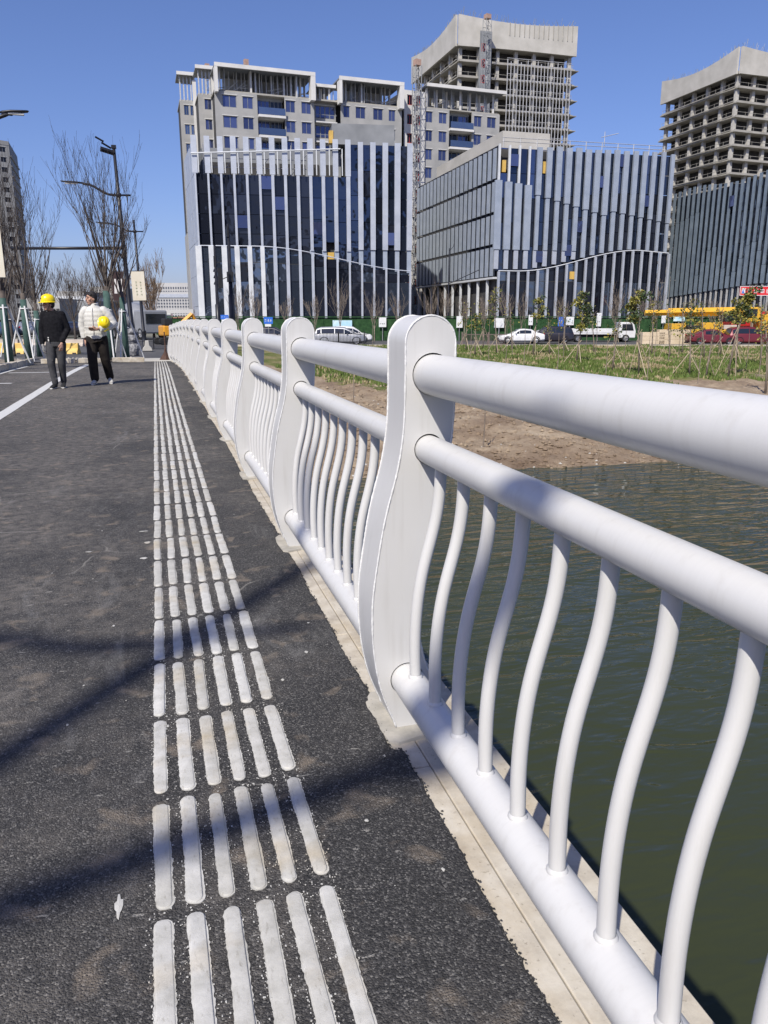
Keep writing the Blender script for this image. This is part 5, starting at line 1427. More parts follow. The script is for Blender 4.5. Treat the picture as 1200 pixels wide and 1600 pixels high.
notice('pale blue sheet on the hoarding left of the crane', 1052, 1071, 489, 502, M_NS)
# red sign board at the right edge
a = at(1155, 462, 92); b = at(1240, 447, 92)
t = thing('red_sign', 'long red sign board with white lettering at the right edge', 'sign', (a.x, a.y, GZ), RZ)
w_ = math.hypot(b.x - a.x, b.y - a.y); z0, z1 = a.z - GZ, b.z - GZ
M_SR = noisy('sign_red', (.60, .02, .03), (.68, .04, .05), 2, .5)
MB().box(0, w_, -.05, .05, z0, z1).build('board', M_SR, t)
mb = MB(); mb.box(0, w_, -.07, -.05, z0, z0 + .06); mb.box(0, w_, -.07, -.05, z1 - .06, z1); mb.box(0, .06, -.07, -.05, z0 + .06, z1 - .06); mb.build('rim', M_NW, t)
mb = MB(); rg = random.Random(3)
for k in range(7): strokes(mb, .85 + k * .72, .85 + k * .72 + .55, -.055, z0 + .25, z1 - .25, rg, 9)
mb.build('lettering', M_NW, t); MB().box(.2, .62, -.056, -.05, z0 + .22, z1 - .22).build('emblem_ground', M_NW, t); MB().prism([(.24, z0 + .26), (.52, z0 + .26), (.34, z1 - .3)], -.06, -.056).build('emblem', M_NB, t)
for x in (.5, 3, 5.8): MB().box(x - .06, x + .06, .05, .15, 0, z1).build('post', M_STEELG, t)
# black railing in front of the parked cars
def iron_fence(label, px0, px1, D, h, mat):
    a = at(px0, 530, D); b = at(px1, 530, D); w_ = math.hypot(b.x - a.x, b.y - a.y)
    t = thing('iron_fence', label, 'fence', (a.x, a.y, GZ), RZ, 'iron fences along the bank road'); n = int(w_ / .13)
    mb = MB()
    for k in range(n): mb.beam((k * .13, 0, .1), (k * .13, 0, h), .022)
    for z in (.15, h - .08): mb.beam((0, 0, z), (w_, 0, z), .04)
    stuff(mb.build('bars', mat, t))
    for k in range(int(w_ / 2.4) + 1): MB().box(k * 2.4 - .05, k * 2.4 + .05, -.05, .05, 0, h + .15).build('post', mat, t)
iron_fence('black iron fence before the silver crossover', 488, 576, 72.2, 1.15, M_BLK)
iron_fence('brownish iron fence right of the nearest post', 722, 792, 72.4, 1.1, noisy('brown_iron', (.14, .10, .09), (.22, .17, .15), 4, .6))
# ---------------------------------------------------------------- traffic lights and poles in front of the left hall
def mastpole(name, label, px, pyt, D, r=.09, cat='pole', zb_=GZ):
    p = at(px, pyt, D); 
    q = thing(name, label, cat, (p.x, p.y, zb_)); h = p.z - zb_
    MB().tube([(0, 0, 0), (0, 0, h * .45), (0, 0, h * .451), (0, 0, h)], [r * 1.25, r * 1.15, r * .8, r * .55], 10).build('pole', M_LAMP, q, True); return q, h
t, h = mastpole('traffic_signal', 'black signal mast with three hooded lamps in profile before the left glass hall', 356, 350, 62, .20, 'traffic light')
s = FPX and (62 / 1237.0)
sig = MB(); sig.box(-.95, -.62, -.12, .12, h * .50, h * .66); sg = sig.build('signal_head', M_BLK, t)
for k in range(3): MB().tube([(-.95, 0, h * (.53 + .05 * k)), (-1.25, 0, h * (.53 + .05 * k) + .1)], [.11, .12], 10).build('hood', M_BLK, sg)
MB().tube([(0, 0, h * .60), (-.65, 0, h * .57)], .04, 6).build('bracket', M_BLK, t); MB().box(-.25, .22, -.2, .2, h * .55, h * .63).build('control_box', M_BLK, t); MB().box(-.14, .02, -.16, .16, h * .90, h * .98).build('camera', M_BLK, t)
t, h = mastpole('signal_mast', 'thinner black mast with a pedestrian signal left of the hooded signal', 335, 383, 60, .15, 'mast')
MB().box(-.42, -.16, -.12, .12, h * .02, h * .30).build('signal_head', M_BLK, t); MB().box(-.12, .05, -.1, .1, h * .8, h * .9).build('camera', M_BLK, t)
def blue_sign(label, px0, px1, py0, py1, D):
    a = at(px0, py1, D); b = at(px1, py0, D); w_ = math.hypot(b.x - a.x, b.y - a.y)
    t = thing('street_sign', label, 'sign', (a.x, a.y, GZ), RZ, 'blue street name signs')
    MB().box(0, w_, -.02, .02, a.z - GZ, b.z - GZ).build('plate', M_NB, t); mb = MB(); rg = random.Random(int(px0))
    for k in range(3): strokes(mb, w_ * (.1 + .28 * k), w_ * (.32 + .28 * k), -.024, a.z - GZ + .15, b.z - GZ - .15, rg, 5)
    mb.build('lettering', M_NW, t); MB().tube([(w_ / 2, .05, 0), (w_ / 2, .05, b.z - GZ)], .04, 6).build('post', M_STEELG, t); MB().box(w_ * .1, w_ * .8, -.02, .02, a.z - GZ - .22, a.z - GZ - .02).build('white_plate', M_NW, t)
blue_sign('blue street name sign behind the railing below the signal mast', 345, 357, 492, 499, 66); blue_sign('blue street name sign right of the third railing post', 412.5, 426, 495.5, 506, 66)
# slim street lamps in front of the right-hand halls
for px, pyt, D, lab, sd in ((702, 388, 92, 'slim lamp post with a camera arm before the flank of the corner building', 1), (1030, 440, 92, 'slim lamp post with a level arm left of the slate building', 1)):
    t, h = mastpole('slim_post', lab, px, pyt, D, .10, 'pole'); MB().tube([(0, 0, h * .62), (sd * 3.8 if px < 800 else -.6, 0, h * .78 if px < 800 else h * .8)], .05, 6).build('arm', M_LAMP, t)
    MB().tube([(0, 0, h * .97), (.5, 0, h + .2), (.6, 0, h + .7)], .03, 6).build('bracket', M_LAMP, t)
# ---------------------------------------------------------------- trees on the bank and along the hoarding
def ground_at(px, py):                     # march the ray down to the bank surface
    lo, hi = 8.0, 71.0; prev = None
    for k in range(700):
        D = lo + (hi - lo) * k / 700; p = at(px, py, D)
        if p.z <= bank_z(p.x, p.y): return Vector((p.x, p.y, bank_z(p.x, p.y)))
    p = at(px, py, hi); return Vector((p.x, p.y, bank_z(p.x, p.y)))
M_LEAFY = noisy('yellow_green_leaf', (.17, .17, .03), (.30, .26, .06), 9, .6); M_LEAFG = noisy('dark_green_leaf', (.03, .055, .018), (.07, .10, .03), 9, .55)
def leaf_crown(mb, c, r, n, rg, s=.09):
    for i in range(n):
        a = rg.uniform(0, 6.283); q = rg.uniform(-1, 1); k = rg.uniform(.35, 1.0) ** .5 * (1 + .35 * noi(a * 1.2, q * 2.2, c[2]))
        x = c[0] + r[0] * k * math.sqrt(1 - q * q) * math.cos(a); y = c[1] + r[1] * k * math.sqrt(1 - q * q) * math.sin(a); z = c[2] + r[2] * k * q
        d = Vector((rg.gauss(0, 1), rg.gauss(0, 1), rg.gauss(0, .6))).normalized(); e = d.cross(Vector((rg.gauss(0, 1), rg.gauss(0, 1), rg.gauss(0, 1)))).normalized()
        l = s * rg.uniform(.6, 1.3); wd = l * .38; p = Vector((x, y, z))
        mb.add([p, p + d * l * .5 + e * wd, p + d * l, p + d * l * .5 - e * wd], [(0, 1, 2, 3)])
def sapling(label, px, py, crown_px, crown_top, crown_bot, seed, leafy=1.0, stakes=3, group='young trees on the river bank'):
    rg = random.Random(seed); g = ground_at(px, py); D = g.x * FX[0] + g.y * FX[1]
    ct = at(crown_px, crown_top, D); cb = at(crown_px, crown_bot, D)
    t = thing('sapling', label, 'young tree', tuple(g), 0, group)
    off = Vector((ct.x - g.x, ct.y - g.y)); h0 = cb.z - g.z; h1 = ct.z - g.z
    MB().tube([(0, 0, -.1), (off.x * .15, off.y * .15, h0 * .5), (off.x * .5, off.y * .5, h0), (off.x, off.y, h1)], [.055, .045, .035, .012], 7).build('trunk', M_TWIG, t, True)
    mb = MB(); cc = Vector((off.x * .75, off.y * .75, 0))
    for k in range(26):
        z = h0 + (h1 - h0) * rg.uniform(0, .85); a = rg.uniform(0, 6.28); ln = rg.uniform(.3, .6) * (h1 - h0) * .55
        p = cc + Vector((0, 0, z)); q = p + Vector((math.cos(a) * ln * .6, math.sin(a) * ln * .6, ln * .8)); mb.tube([p, p.lerp(q, .5) + Vector((0, 0, -.03)), q], [.014, .01, .005], 3, cap=False)
    mb.build('branches', M_TWIG, t)
    if leafy > 0:
        for m_, n_ in ((M_LEAFY, int(520 * leafy)), (M_LEAFG, int(430 * leafy))):
            mb = MB()
            for k in range(6):
                z = h0 + (h1 - h0) * (.02 + .93 * (k + rg.uniform(0, .8)) / 6); rr = rg.uniform(.16, .52)
                leaf_crown(mb, (cc.x + rg.uniform(-.38, .38), cc.y + rg.uniform(-.38, .38), z), (rr, rr, (h1 - h0) * .12), int(n_ / 6 * rg.uniform(.4, 1.1)), rg, .14)
            mb.build('crown', m_, t)
    for k in range(stakes if leafy > .3 or seed % 3 == 0 else rg.randint(0, 2)):
        a = 2.094 * k + rg.uniform(0, 1.4); l = rg.uniform(.45, 1.1); z_ = h0 * rg.uniform(.45, .85)
        MB().tube([(math.cos(a) * l, math.sin(a) * l, bank_z(g.x + math.cos(a) * l, g.y + math.sin(a) * l) - g.z - .05), (off.x * .3, off.y * .3, z_), (off.x * .3 - math.cos(a) * .15, off.y * .3 - math.sin(a) * .15, z_ * 1.15)], rg.uniform(.016, .026), 5).build('stake', M_POLE, t)
    return t
for i, (px, py, cx, c1, c0, lf, lab) in enumerate((
    (833, 556, 844, 462, 500, 1.0, 'leafy yellow green young tree before the black off-roader'),
    (901, 565, 915, 455, 515, 1.2, 'leafy young tree left of the flatbed truck cab'),
    (998, 585, 992, 452, 505, 1.3, 'densest leafy young tree beside the flatbed truck cab'),
    (957, 578, 968, 500, 530, .15, 'almost bare young tree with crossed stakes before the flatbed truck'),
    (1077, 586, 1081, 466, 530, .35, 'thin grey young tree with sparse leaves before the crane boom'),
    (1137, 588, 1176, 446, 500, 1.0, 'tall leafy young tree before the red sign'),
    (1150, 570, 1152, 466, 505, .8, 'leafy young tree just left of the red sign'),
    (742, 556, 744, 490, 515, .5, 'short leafy young tree right of the nearest post'),
    (776, 552, 772, 448, 505, .35, 'slender half bare young tree left of the white saloon'),
    (859, 553, 857, 490, 525, .1, 'bare staked young tree between the two leafy ones'),
    (1103, 590, 1118, 500, 545, .0, 'leaning bare stick of a young tree under the crane'),
    (1196, 615, 1196, 500, 540, .1, 'bare young tree at the right edge of the grass'),
    (728, 548, 730, 470, 510, .1, 'bare young tree close to the right side of the nearest post'),
    (755, 545, 752, 466, 508, .05, 'bare forked young tree left of the blank white notice'),
    (800, 549, 797, 474, 512, .1, 'bare young tree before the bonnet of the white saloon'),
    (880, 549, 884, 470, 515, .12, 'bare young tree before the bright blue notice'),
    (928, 552, 925, 476, 516, .1, 'bare young tree right of the leafy one before the truck bed'),
    (1018, 556, 1022, 470, 515, .3, 'half leafy young tree before the shorter sand coloured wall'),
    (1046, 560, 1044, 478, 520, .08, 'bare young tree before the longer sand coloured wall'),
    (1066, 553, 1068, 472, 515, .1, 'bare young tree left of the dark red car'),
    (1100, 560, 1097, 470, 520, .15, 'bare young tree before the left dark red car'),
    (1126, 556, 1124, 480, 520, .2, 'sparse young tree between the two dark red cars'),
    (1188, 572, 1190, 470, 520, .2, 'sparse young tree before the right dark red car'))):
    sapling(lab, px, py, cx, c1, c0, 300 + i, lf)
for i, (px, py, top) in enumerate(((552, 640, 560), (612, 640, 560), (755, 700, 600), (662, 585, 505), (800, 556, 500), (880, 560, 500), (930, 558, 495), (1022, 560, 500), (1044, 566, 505), (1165, 580, 520), (735, 560, 490), (763, 566, 498), (790, 570, 500), (818, 575, 505), (870, 590, 520), (915, 550, 480), (945, 600, 530), (975, 560, 490), (1010, 600, 525), (1060, 556, 480), (1090, 600, 520), (1122, 560, 470), (1185, 590, 500), (582, 545, 480), (640, 560, 500))):
    g = ground_at(px, py); D = g.x * FX[0] + g.y * FX[1]; h = at(px, top, D).z - g.z
    t = thing('planted_whip', 'thin bare planted whip on the river bank', 'young tree', tuple(g), 0, 'bare whips planted on the bank')
    MB().tube([(0, 0, -.1), (.03, 0, h * .5), (.0, .02, h)], [.022, .018, .009], 5).build('stem', M_TWIG, t)
LABS = ['first', 'second', 'third', 'fourth', 'fifth', 'sixth', 'seventh', 'eighth', 'ninth', 'tenth', 'eleventh', 'twelfth', 'thirteenth', 'fourteenth', 'fifteenth', 'sixteenth', 'seventeenth', 'eighteenth']
TP = [372, 398, 448, 492, 531, 585, 622, 672, 694, 726, 757, 790, 815, 875, 962, 1000, 1022, 1112]
for i, px in enumerate(TP):
    D = 84 + (i * 37 % 7) * .6; p = at(px, 500, D); rg = random.Random(70 + i)
    bare_tree(LABS[i] + ' from the left of the thin bare trees lined up before the green hoarding', p.x, p.y, GZ + .02, rg.uniform(4.0, 5.4), 1.6, rg.uniform(1.2, 1.8), 70 + i, .055, 0, i % 2 == 0, 6, 2, M_TWIG, 'thin bare trees before the hoarding', M_POLE, twig=.013)
# grass on the upper bank
M_GRASS = noisy('grass_blade', (.07, .12, .022), (.15, .19, .045), 2, .8); M_STRAW = noisy('straw', (.28, .22, .12), (.42, .35, .22), 2, .9)
for nm, mat, n, lab, hh in (('grass', M_GRASS, 24000, 'patchy green grass on the river bank', .16), ('dry_grass', M_STRAW, 10000, 'dry straw among the bank grass', .13)):
    mb = MB(); rg = random.Random(len(nm))
    k = 0
    while k < n:
        u = rg.uniform(-6, 40); D = 24 + 47 * rg.random() ** .8; p = site(u, D)
        if p.x < 3 or D * .55 < abs(u) - 2: continue
        if grassiness(p.x, p.y) + .8 * noi(p.x * .6, p.y * .6, 7) < .55: continue
        if (noi(p.x * .45, p.y * .45, 1.5) > .12) != (nm == 'dry_grass') and rg.random() < .8: continue
        z = bank_z(p.x, p.y)
        for b_ in range(3):
            a = rg.uniform(0, 6.28); q = rg.uniform(.1, .45); h = hh * rg.uniform(.5, 1.5); w_ = .03 + D * .0006
            x, y = p.x + rg.uniform(-.12, .12), p.y + rg.uniform(-.12, .12)
            mb.add([(x - w_ * math.sin(a), y + w_ * math.cos(a), z - .02), (x + w_ * math.sin(a), y - w_ * math.cos(a), z - .02), (x + math.cos(a) * q * h, y + math.sin(a) * q * h, z + h)], [(0, 1, 2)])
        k += 1
    stuff(mb.build(nm, mat))['label'] = lab
# clods and stones on the bare slope
mb = MB(); rg = random.Random(77)
for i in range(9000):
    x = rg.uniform(1.5, 24); y = wl(x) + 14 * rg.random() ** 1.3; pebble(mb, x, y, bank_z(x, y) + .01, .018 + .11 * rg.random() ** 4, rg)
stuff(mb.build('clods', M_BANK))['label'] = 'clods of earth on the bare river bank'
mb = MB()
for i in range(150):
    x = rg.uniform(1.5, 22); y = wl(x) + 12 * rg.random() ** 1.6; pebble(mb, x, y, bank_z(x, y) + .01, rg.uniform(.02, .06), rg)
stuff(mb.build('litter_stones', M_RAWP))['label'] = 'pale stones and litter on the bare river bank'
# ================================================================== TWO MEN WALKING
M_SKIN = noisy('skin', (.40, .22, .15), (.50, .30, .215), 14, .55); M_HAIR = noisy('black_hair', (.010, .008, .008), (.025, .02, .018), 60, .6)
M_KNIT = noisy('black_knit', (.008, .008, .010), (.017, .017, .020), 25, .95, 220, .5, .003, .08); M_JEAN = noisy('grey_jeans', (.028, .029, .032), (.065, .065, .07), 7, .9, 90, .3, .004)
M_TROU = noisy('black_trousers', (.012, .010, .010), (.032, .027, .024), 6, .8, 40, .3, .004, .12)
M_PUFF = noisy('white_quilted_nylon', (.52, .51, .47), (.61, .60, .555), 9, .6, 30, .35, .01)
M_HELM = nmat('yellow_helmet_shell', None, .3, (.82, .62, .01)); M_SHOEB = noisy('black_shoe', (.012, .012, .012), (.03, .03, .03), 20, .6); M_SHOEG = noisy('grey_shoe', (.30, .29, .27), (.5, .49, .46), 12, .7); M_SOLE = nmat('white_sole', None, .6, (.6, .59, .56))
M_GLOVE = noisy('grey_glove', (.16, .16, .16), (.30, .30, .29), 20, .9); M_STRAP = nmat('black_strap', None, .7, (.02, .02, .02))
def remesh(o, v, sm=2, disp=None):
    m = o.modifiers.new('remesh', 'REMESH'); m.mode = 'VOXEL'; m.voxel_size = v; m.use_smooth_shade = True
    s = o.modifiers.new('smooth', 'SMOOTH'); s.factor = .5; s.iterations = sm
    return o
def V(*a): return Vector(a)
def hand(mb, wrist, d, side, curl=.5, n_dir=None):
    """palm and five bent fingers from the wrist along d; side = direction of the thumb edge"""
    d = d.normalized(); s = (side - d * side.dot(d)).normalized(); n = d.cross(s)
    if n_dir and n.dot(n_dir) < 0: n = -n
    palm = wrist + d * .085
    mb.tube([wrist - d * .02, wrist + d * .03, palm], [(.026, .022), (.036, .017), (.040, .014)], 10, ref=tuple(s))
    for k, (off, ln) in enumerate(((.030, .068), (.010, .078), (-.010, .072), (-.029, .056))):
        p = palm + s * off - d * .006; a = p + d * ln * .4 + n * ln * .12 * curl; b = a + (d * (1 - .5 * curl) + n * curl * .8).normalized() * ln * .33; c = b + (d * (1 - .9 * curl) + n * curl * 1.1).normalized() * ln * .27
        mb.tube([p - d * .02, p, a, b, c], [.0095, .0095, .0088, .008, .0065], 7)
    p = wrist + d * .028 + s * .032; mb.tube([p - s * .02, p, p + (s * .55 + d * .75) * .034, p + (s * .45 + d * 1.0 + n * curl * .5) * .058], [.012, .012, .0105, .008], 7)
def head_parts(t, body, hc, yaw, hair=True, hs=1.0):
    """head facing -y turned by yaw; adds the flesh to body and builds eyes, brows, lips, hair"""
    c, s = math.cos(yaw), math.sin(yaw)
    def P(x, y, z): return V(hc.x + (x * c - y * s) * hs, hc.y + (x * s + y * c) * hs, hc.z + z * hs)
    def ball(mb, x, y, z, r, nu=14, nv=10):
        m = MB().ball((0, 0, 0), r, nu, nv); mb.add([P(x + a, y + b, z + e) for a, b, e in m.v], m.f)
    ball(body, 0, .012, .025, (.076, .094, .092), 18, 12); ball(body, 0, -.018, -.035, (.060, .068, .075)); ball(body, 0, -.050, -.085, (.034, .030, .028)); ball(body, 0, -.060, -.048, (.040, .030, .030))
    body.tube([P(0, -.085, .022), P(0, -.098, -.005), P(0, -.108, -.022), P(0, -.088, -.032)], [.010, .013, .016, .012], 8)
    for sd in (-1, 1):
        ball(body, sd * .076, .012, -.005, (.012, .022, .034)); ball(body, sd * .045, -.060, -.018, (.024, .022, .020))
        mb = MB(); m = MB().ball((0, 0, 0), (.012, .007, .007), 8, 6); mb.add([P(sd * .031 + a, -.083 + b, .012 + e) for a, b, e in m.v], m.f); mb.build('eye', M_HAIR, t)
        mb = MB(); mb.tube([P(sd * .015, -.090, .033), P(sd * .032, -.088, .038), P(sd * .050, -.074, .033)], [.004, .0055, .003], 5); mb.build('eyebrow', M_HAIR, t)
    mb = MB(); mb.tube([P(-.022, -.088, -.062), P(0, -.096, -.060), P(.022, -.088, -.062)], [.004, .0075, .004], 6); mb.build('lips', noisy('lips', (.30, .11, .09), (.38, .15, .12), 20, .5), t)
    if hair:
        mb = MB(); ball(mb, 0, .026, .050, (.086, .094, .088), 18, 12); ball(mb, 0, .050, .005, (.080, .066, .080))
        for k in range(9):
            x = -.06 + .015 * k; ball(mb, x, -.046 + 2.5 * x * x, .080 - abs(x) * .25, (.018, .026, .026), 8, 6)
        for sd in (-1, 1): ball(mb, sd * .072, .020, .018, (.018, .035, .038), 8, 6)
        remesh(mb.build('hair', M_HAIR, t), .007, 1)
    return P
def helmet_shell(t, P=None, name='helmet', loc=None):
    m = MB(); n = 24; prof = [(.118, -.012), (.120, .0), (.122, .02), (.119, .05), (.108, .085), (.086, .112), (.055, .128), (.0, .133)]
    m.lathe(prof, n)
    br = MB(); vs = []
    for k in range(n):
        a = 6.2832 * k / n; ex = .020 + .030 * max(0, -math.sin(a)) ** 2
        for r_, z_ in ((.117, -.002), (.120 + ex, -.012 - .010 * max(0, -math.sin(a))), (.120 + ex, -.017 - .010 * max(0, -math.sin(a))), (.115, -.013)): vs.append((r_ * math.cos(a) * .93, r_ * math.sin(a) * 1.08, z_))
    fs = [(4 * k + j, 4 * k + (j + 1) % 4, 4 * ((k + 1) % n) + (j + 1) % 4, 4 * ((k + 1) % n) + j) for k in range(n) for j in range(4)]
    m.v = [(a * .93, b * 1.08, c) for a, b, c in m.v]
    br.add(vs, fs); rid = MB(); rid.tube([(0, .125 * math.cos(q), .133 * math.sin(q) + .004) for q in [math.pi * (.12 + .76 * k / 10) for k in range(11)]], [(.020, .006)] * 11, 8, ref=(1, 0, 0))
    return m, br, rid
def limb(mb, pts, rad, n=12): mb.tube(pts, rad, n); [mb.ball(p, r if not hasattr(r, '__len__') else min(r), 10, 7) for p, r in zip(pts, rad)]
def shoe(t, heel, ang, up, mat, lift=0.0, sole=M_SOLE):
    c, s = math.cos(ang), math.sin(ang); f_ = V(s, -c, 0)
    o = thing if False else None
    p = heel
    mb = MB(); mb.tube([p + f_ * -.03 + V(0, 0, .05 + lift), p + f_ * .03 + V(0, 0, .055 + lift * .8), p + f_ * .10 + V(0, 0, .048 + lift * .5), p + f_ * .17 + V(0, 0, .036), p + f_ * .225 + V(0, 0, .028)], [(.034, .036), (.040, .045), (.044, .036), (.046, .026), (.030, .017)], 12, ref=(c, s, 0)); mb.tube([p + V(0, 0, .05 + lift), p + V(0, 0, .12 + lift)], [.040, .038], 10)
    so = remesh(mb.build('shoe', mat, t), .008, 2)
    MB().tube([p + f_ * -.035 + V(0, 0, .014 + lift), p + f_ * .06 + V(0, 0, .014 + lift * .6), p + f_ * .15 + V(0, 0, .013), p + f_ * .235 + V(0, 0, .013)], [(.030, .012), (.036, .012), (.046, .012), (.026, .011)], 10, ref=(c, s, 0)).build('sole', sole, so)
# ---- the man in the helmet
hm = V(-1.72, 15.15, 0)
t = thing('person', 'man in a black sweater, grey jeans and yellow hard hat walking this way', 'person', tuple(hm), -.10); t.scale = (.955,) * 3
K = .955
body = MB()
hc = V(-.055, -.03, 1.535); yaw = -1.05
P = head_parts(t, body, hc, yaw, True, .98)
limb(body, [V(-.02, .015, 1.36), V(-.035, .0, 1.47)], [.060, .054]); body.tube([V(0, .01, .95), V(0, .01, 1.15), V(-.01, .01, 1.36)], [(.12, .08), (.12, .08), (.14, .07)], 12)
wr_r, wr_l = V(-.225, -.05, .80), V(.135, -.145, .83)
for a, b in ((V(-.17, .01, 1.36), V(-.245, .05, 1.08)), (V(.16, .01, 1.36), V(.235, .03, 1.08))): limb(body, [a, b], [.04, .033], 8)
limb(body, [V(-.245, .05, 1.08), wr_r], [.033, .024], 8); limb(body, [V(.235, .03, 1.08), wr_l], [.033, .024], 8)
hand(body, wr_l, V(-.12, -.25, -1), V(-.6, -.6, 0), .55, V(-1, .3, 0))
hand(body, wr_r, V(.05, -.08, -1), V(.5, -1, 0), .6, V(1, 0, 0))
remesh(body.build('body', M_SKIN, t), .0075, 1)
g = MB(); hand(g, wr_r - V(0, 0, .0), V(.05, -.08, -1), V(.5, -1, 0), .6, V(1, 0, 0)); g.v = [tuple(wr_r + (Vector(v) - wr_r) * 1.12) for v in g.v]; remesh(g.build('glove', M_GLOVE, t), .007, 1)
top = MB()
top.tube([V(0, .0, .86), V(0, .0, .93), V(0, .0, 1.05), V(0, .0, 1.18), V(-.005, .005, 1.30), V(-.01, .01, 1.385), V(-.015, .012, 1.42)], [(.172, .118), (.176, .122), (.178, .118), (.190, .120), (.195, .112), (.150, .090), (.072, .066)], 20, ref=(1, 0, 0))
limb(top, [V(-.155, .01, 1.352), V(-.235, .045, 1.09), V(-.232, -.03, .835)], [.074, .060, .045]); limb(top, [V(.145, .01, 1.352), V(.228, .03, 1.09), V(.142, -.12, .865)], [.074, .060, .045])
for k in range(9):                          # folds
    z = .90 + .05 * k; rgk = random.Random(k); a = rgk.uniform(0, 6.28); top.tube([V(.17 * math.cos(a), .115 * math.sin(a), z), V(.17 * math.cos(a + .7), .115 * math.sin(a + .7), z + rgk.uniform(-.03, .05))], [.016, .012], 6)
remesh(top.build('sweater', M_KNIT, t), .011, 2)
MB().tube([P(.0, 0, 0) * 0 + V(-.015, .012, 1.418) + V(.066 * math.cos(q), .060 * math.sin(q), .004 - .012 * math.sin(-q)) for q in [6.2832 * k / 14 for k in range(15)]], .010, 6).build('collar', M_KNIT, t)
tr = MB()
tr.tube([V(0, .0, .93), V(0, .0, .86), V(0, .005, .78)], [(.160, .108), (.165, .115), (.150, .110)], 18, ref=(1, 0, 0))
limb(tr, [V(-.085, 0, .82), V(-.105, -.06, .46), V(-.075, -.03, .10)], [.100, .072, .058], 14); limb(tr, [V(.085, 0, .82), V(.065, .02, .46), V(.045, .13, .12)], [.100, .072, .056], 14)
for (x, y, z, r_) in ((-.10, -.09, .50, .02), (-.12, -.05, .40, .03), (-.085, -.06, .22, .03), (-.07, -.05, .16, .034), (.06, .05, .40, .03), (.05, .11, .19, .03), (-.13, -.03, .62, .022)): tr.tube([V(x - .05, y, z), V(x + .05, y - .02, z + .02)], [r_ * .6, r_ * .8], 6)
remesh(tr.build('jeans', M_JEAN, t), .011, 2)
bk_ = MB().box(-.105, -.085, -.135, -.125, .875, .915); bk_.box(-.105, -.085, -.136, -.126, .93, .95); bk_.build('belt_tag', M_SOLE, t)
shoe(t, V(-.075, -.03, 0), -.15, V(0, 0, 1), M_SHOEB); shoe(t, V(.045, .13, 0), .10, V(0, 0, 1), M_SHOEB, .015)
m, br, rid = helmet_shell(t)
def put(mb, z=.055, sc=1.0):
    return MB().add([P(a * sc, b * sc, z + c * sc) for a, b, c in mb.v], mb.f)
ho = thing('hard_hat', 'yellow hard hat worn by the man in the black sweater', 'hard hat', tuple(hm), -.10); ho.scale = (.955,) * 3
put(m).build('shell', M_HELM, ho, True); put(br).build('brim', M_HELM, ho); put(rid).build('ridge', M_HELM, ho, True)
MB().add([P(x, y, z) for x, y, z in ((-.026, -.136, .098), (.026, -.136, .098), (.026, -.128, .122), (-.026, -.128, .122))], [(0, 1, 2, 3)]).build('badge', M_STRAP, ho)
mb = MB(); mb.tube([P(-.085, -.005, .045), P(-.080, -.012, -.03), P(-.055, -.04, -.09), P(0, -.06, -.118), P(.055, -.04, -.09), P(.080, -.012, -.03), P(.085, -.005, .045)], .006, 5); mb.build('chin_strap', M_STRAP, ho)
# ---- the man in the white jacket
hm = V(-1.07, 15.85, 0)
t = thing('person', 'man in a white quilted jacket and black trousers carrying a yellow hard hat', 'person', tuple(hm), -.06)
body = MB(); hc = V(-.035, -.03, 1.585); yaw = -.95
P = head_parts(t, body, hc, yaw, True, 1.0)
limb(body, [V(-.01, .02, 1.40), V(-.02, .0, 1.52)], [.062, .056]); body.tube([V(0, .01, .98), V(0, .01, 1.2), V(0, .01, 1.40)], [(.12, .08), (.13, .08), (.14, .07)], 12)
wr_r, wr_l = V(-.215, .02, .83), V(.045, -.235, 1.035)
limb(body, [V(-.17, .01, 1.39), V(-.235, .05, 1.10), wr_r], [.04, .034, .025], 8); limb(body, [V(.17, .01, 1.39), V(.315, .02, 1.125), wr_l], [.04, .034, .025], 8)
hand(body, wr_r, V(.04, -.05, -1), V(.4, -1, 0), .55, V(1, 0, 0)); hand(body, wr_l, V(-1, -.35, .02), V(0, -.5, 1), .45, V(0, .2, 1))
remesh(body.build('body', M_SKIN, t), .0075, 1)
jk = MB()
prof = [(.84, .170, .118), (.90, .186, .130), (.98, .192, .136), (1.06, .192, .138), (1.14, .196, .138), (1.22, .200, .136), (1.30, .204, .130), (1.37, .186, .114), (1.42, .130, .095), (1.46, .085, .082), (1.50, .080, .080)]
zz_ = []
for i in range(45):
    z = .84 + .66 * i / 44; a = lerp_tab([(p_[0], p_[1]) for p_ in prof], z); b = lerp_tab([(p_[0], p_[2]) for p_ in prof], z)
    q = .006 * abs(math.sin(math.pi * (z - .84) / .082)); zz_.append((z, a + q, b + q))
jk.tube([V(0, .0, z) for z, a, b in zz_], [(a - .006, b - .006) for z, a, b in zz_], 24, ref=(1, 0, 0))
def quilted(mb, pts, rads, n=26):
    out = []; rr = []; P_ = [Vector(p) for p in pts]; seg = [0]
    for a, b in zip(P_, P_[1:]): seg.append(seg[-1] + (b - a).length)
    for i in range(n + 1):
        s = seg[-1] * i / n; k = max(j for j in range(len(seg)) if seg[j] <= s + 1e-9); k = min(k, len(P_) - 2); f_ = (s - seg[k]) / (seg[k + 1] - seg[k])
        out.append(P_[k].lerp(P_[k + 1], f_)); rr.append(rads[k] + (rads[k + 1] - rads[k]) * f_ + .004 * abs(math.sin(math.pi * s / .085)) - .002)
    mb.tube(out, rr, 14)
quilted(jk, [V(-.150, .01, 1.375), V(-.20, .025, 1.30), V(-.245, .05, 1.10), V(-.222, .02, .865)], [.085, .086, .076, .058]); quilted(jk, [V(.150, .01, 1.375), V(.215, .02, 1.31), V(.315, .02, 1.135), V(.235, -.09, 1.07), V(.095, -.215, 1.035)], [.085, .088, .080, .070, .055])
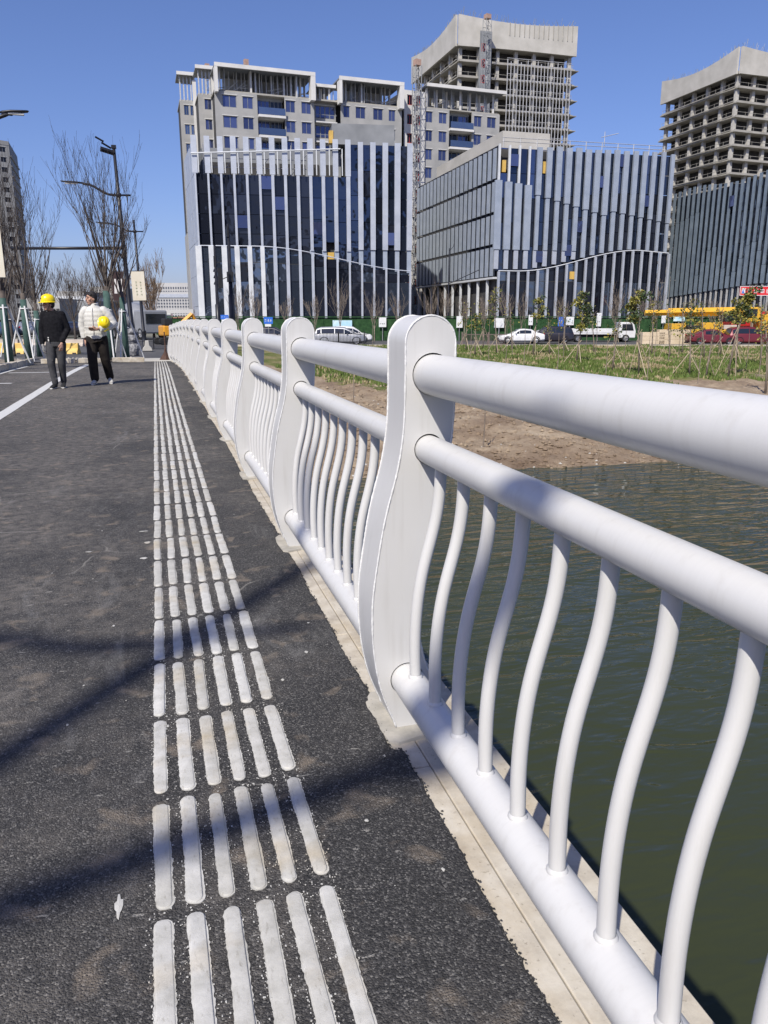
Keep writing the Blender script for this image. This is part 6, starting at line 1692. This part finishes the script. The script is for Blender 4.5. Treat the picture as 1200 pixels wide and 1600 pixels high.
jk.ball((.315, .02, 1.135), .078, 10, 8); jk.ball((-.245, .05, 1.10), .074, 10, 8); jk.ball((.16, .01, 1.37), .085, 10, 8); jk.ball((-.16, .01, 1.37), .085, 10, 8)
remesh(jk.build('jacket', M_PUFF, t), .009, 1)
mb = MB(); mb.tube([V(-.02 + .082 * math.cos(q), .004 + .080 * math.sin(q), 1.505 + .016 * math.sin(q)) for q in [-1.2 + 5.5 * k / 18 for k in range(19)]], [(.010, .026)] * 19, 8, ref=(0, 0, 1)); mb.build('collar', M_PUFF, t, True)
mb = MB(); mb.tube([V(-.03, -.150, z) for z in (.85, 1.0, 1.2, 1.33)] + [V(-.025, -.11, 1.43)], .006, 5); mb.build('zip', M_SOLE, t)
tr = MB(); tr.tube([V(0, .0, .97), V(0, .0, .90), V(0, .005, .81)], [(.160, .112), (.172, .124), (.165, .120)], 18, ref=(1, 0, 0))
limb(tr, [V(-.09, 0, .86), V(-.100, -.07, .48), V(-.095, -.02, .12)], [.112, .090, .080], 14); limb(tr, [V(.09, 0, .86), V(.115, .05, .48), V(.155, .20, .13)], [.112, .090, .076], 14)
for (x, y, z, r_) in ((-.10, -.11, .50, .03), (-.13, -.05, .40, .03), (-.10, -.06, .22, .034), (-.09, -.05, .14, .036), (.12, .06, .40, .034), (.15, .17, .20, .034), (.15, .18, .13, .036), (-.03, -.11, .78, .026), (.05, -.11, .80, .026)): tr.tube([V(x - .06, y, z), V(x + .06, y - .02, z + .03)], [r_ * .6, r_ * .8], 6)
remesh(tr.build('trousers', M_TROU, t), .012, 2)
shoe(t, V(-.095, -.02, 0), -.12, V(0, 0, 1), M_SHOEG); shoe(t, V(.155, .20, 0), .18, V(0, 0, 1), M_SHOEG, .03)
# phone in his hand and hat under his arm
ph = thing('phone', 'dark phone held by the man in the white jacket', 'phone', tuple(hm), -.06)
bevel(MB().box(-.165, -.015, -.315, -.235, 1.052, 1.062).build('case', M_STRAP, ph), .003); MB().box(-.160, -.020, -.31, -.24, 1.0625, 1.0632).build('screen', M_CGLASS, ph)
ho = thing('hard_hat', 'yellow hard hat tucked under the arm of the man in the white jacket', 'hard hat', tuple(hm), -.06)
m, br, rid = helmet_shell(ho)
rot = Matrix.Rotation(R(68), 4, 'X') @ Matrix.Rotation(R(20), 4, 'Y')
def put2(mb): return MB().add([V(.175, -.165, 1.150) + rot @ (Vector(v) * .88) for v in mb.v], mb.f)
put2(m).build('shell', M_HELM, ho, True); put2(br).build('brim', M_HELM, ho); put2(rid).build('ridge', M_HELM, ho, True)
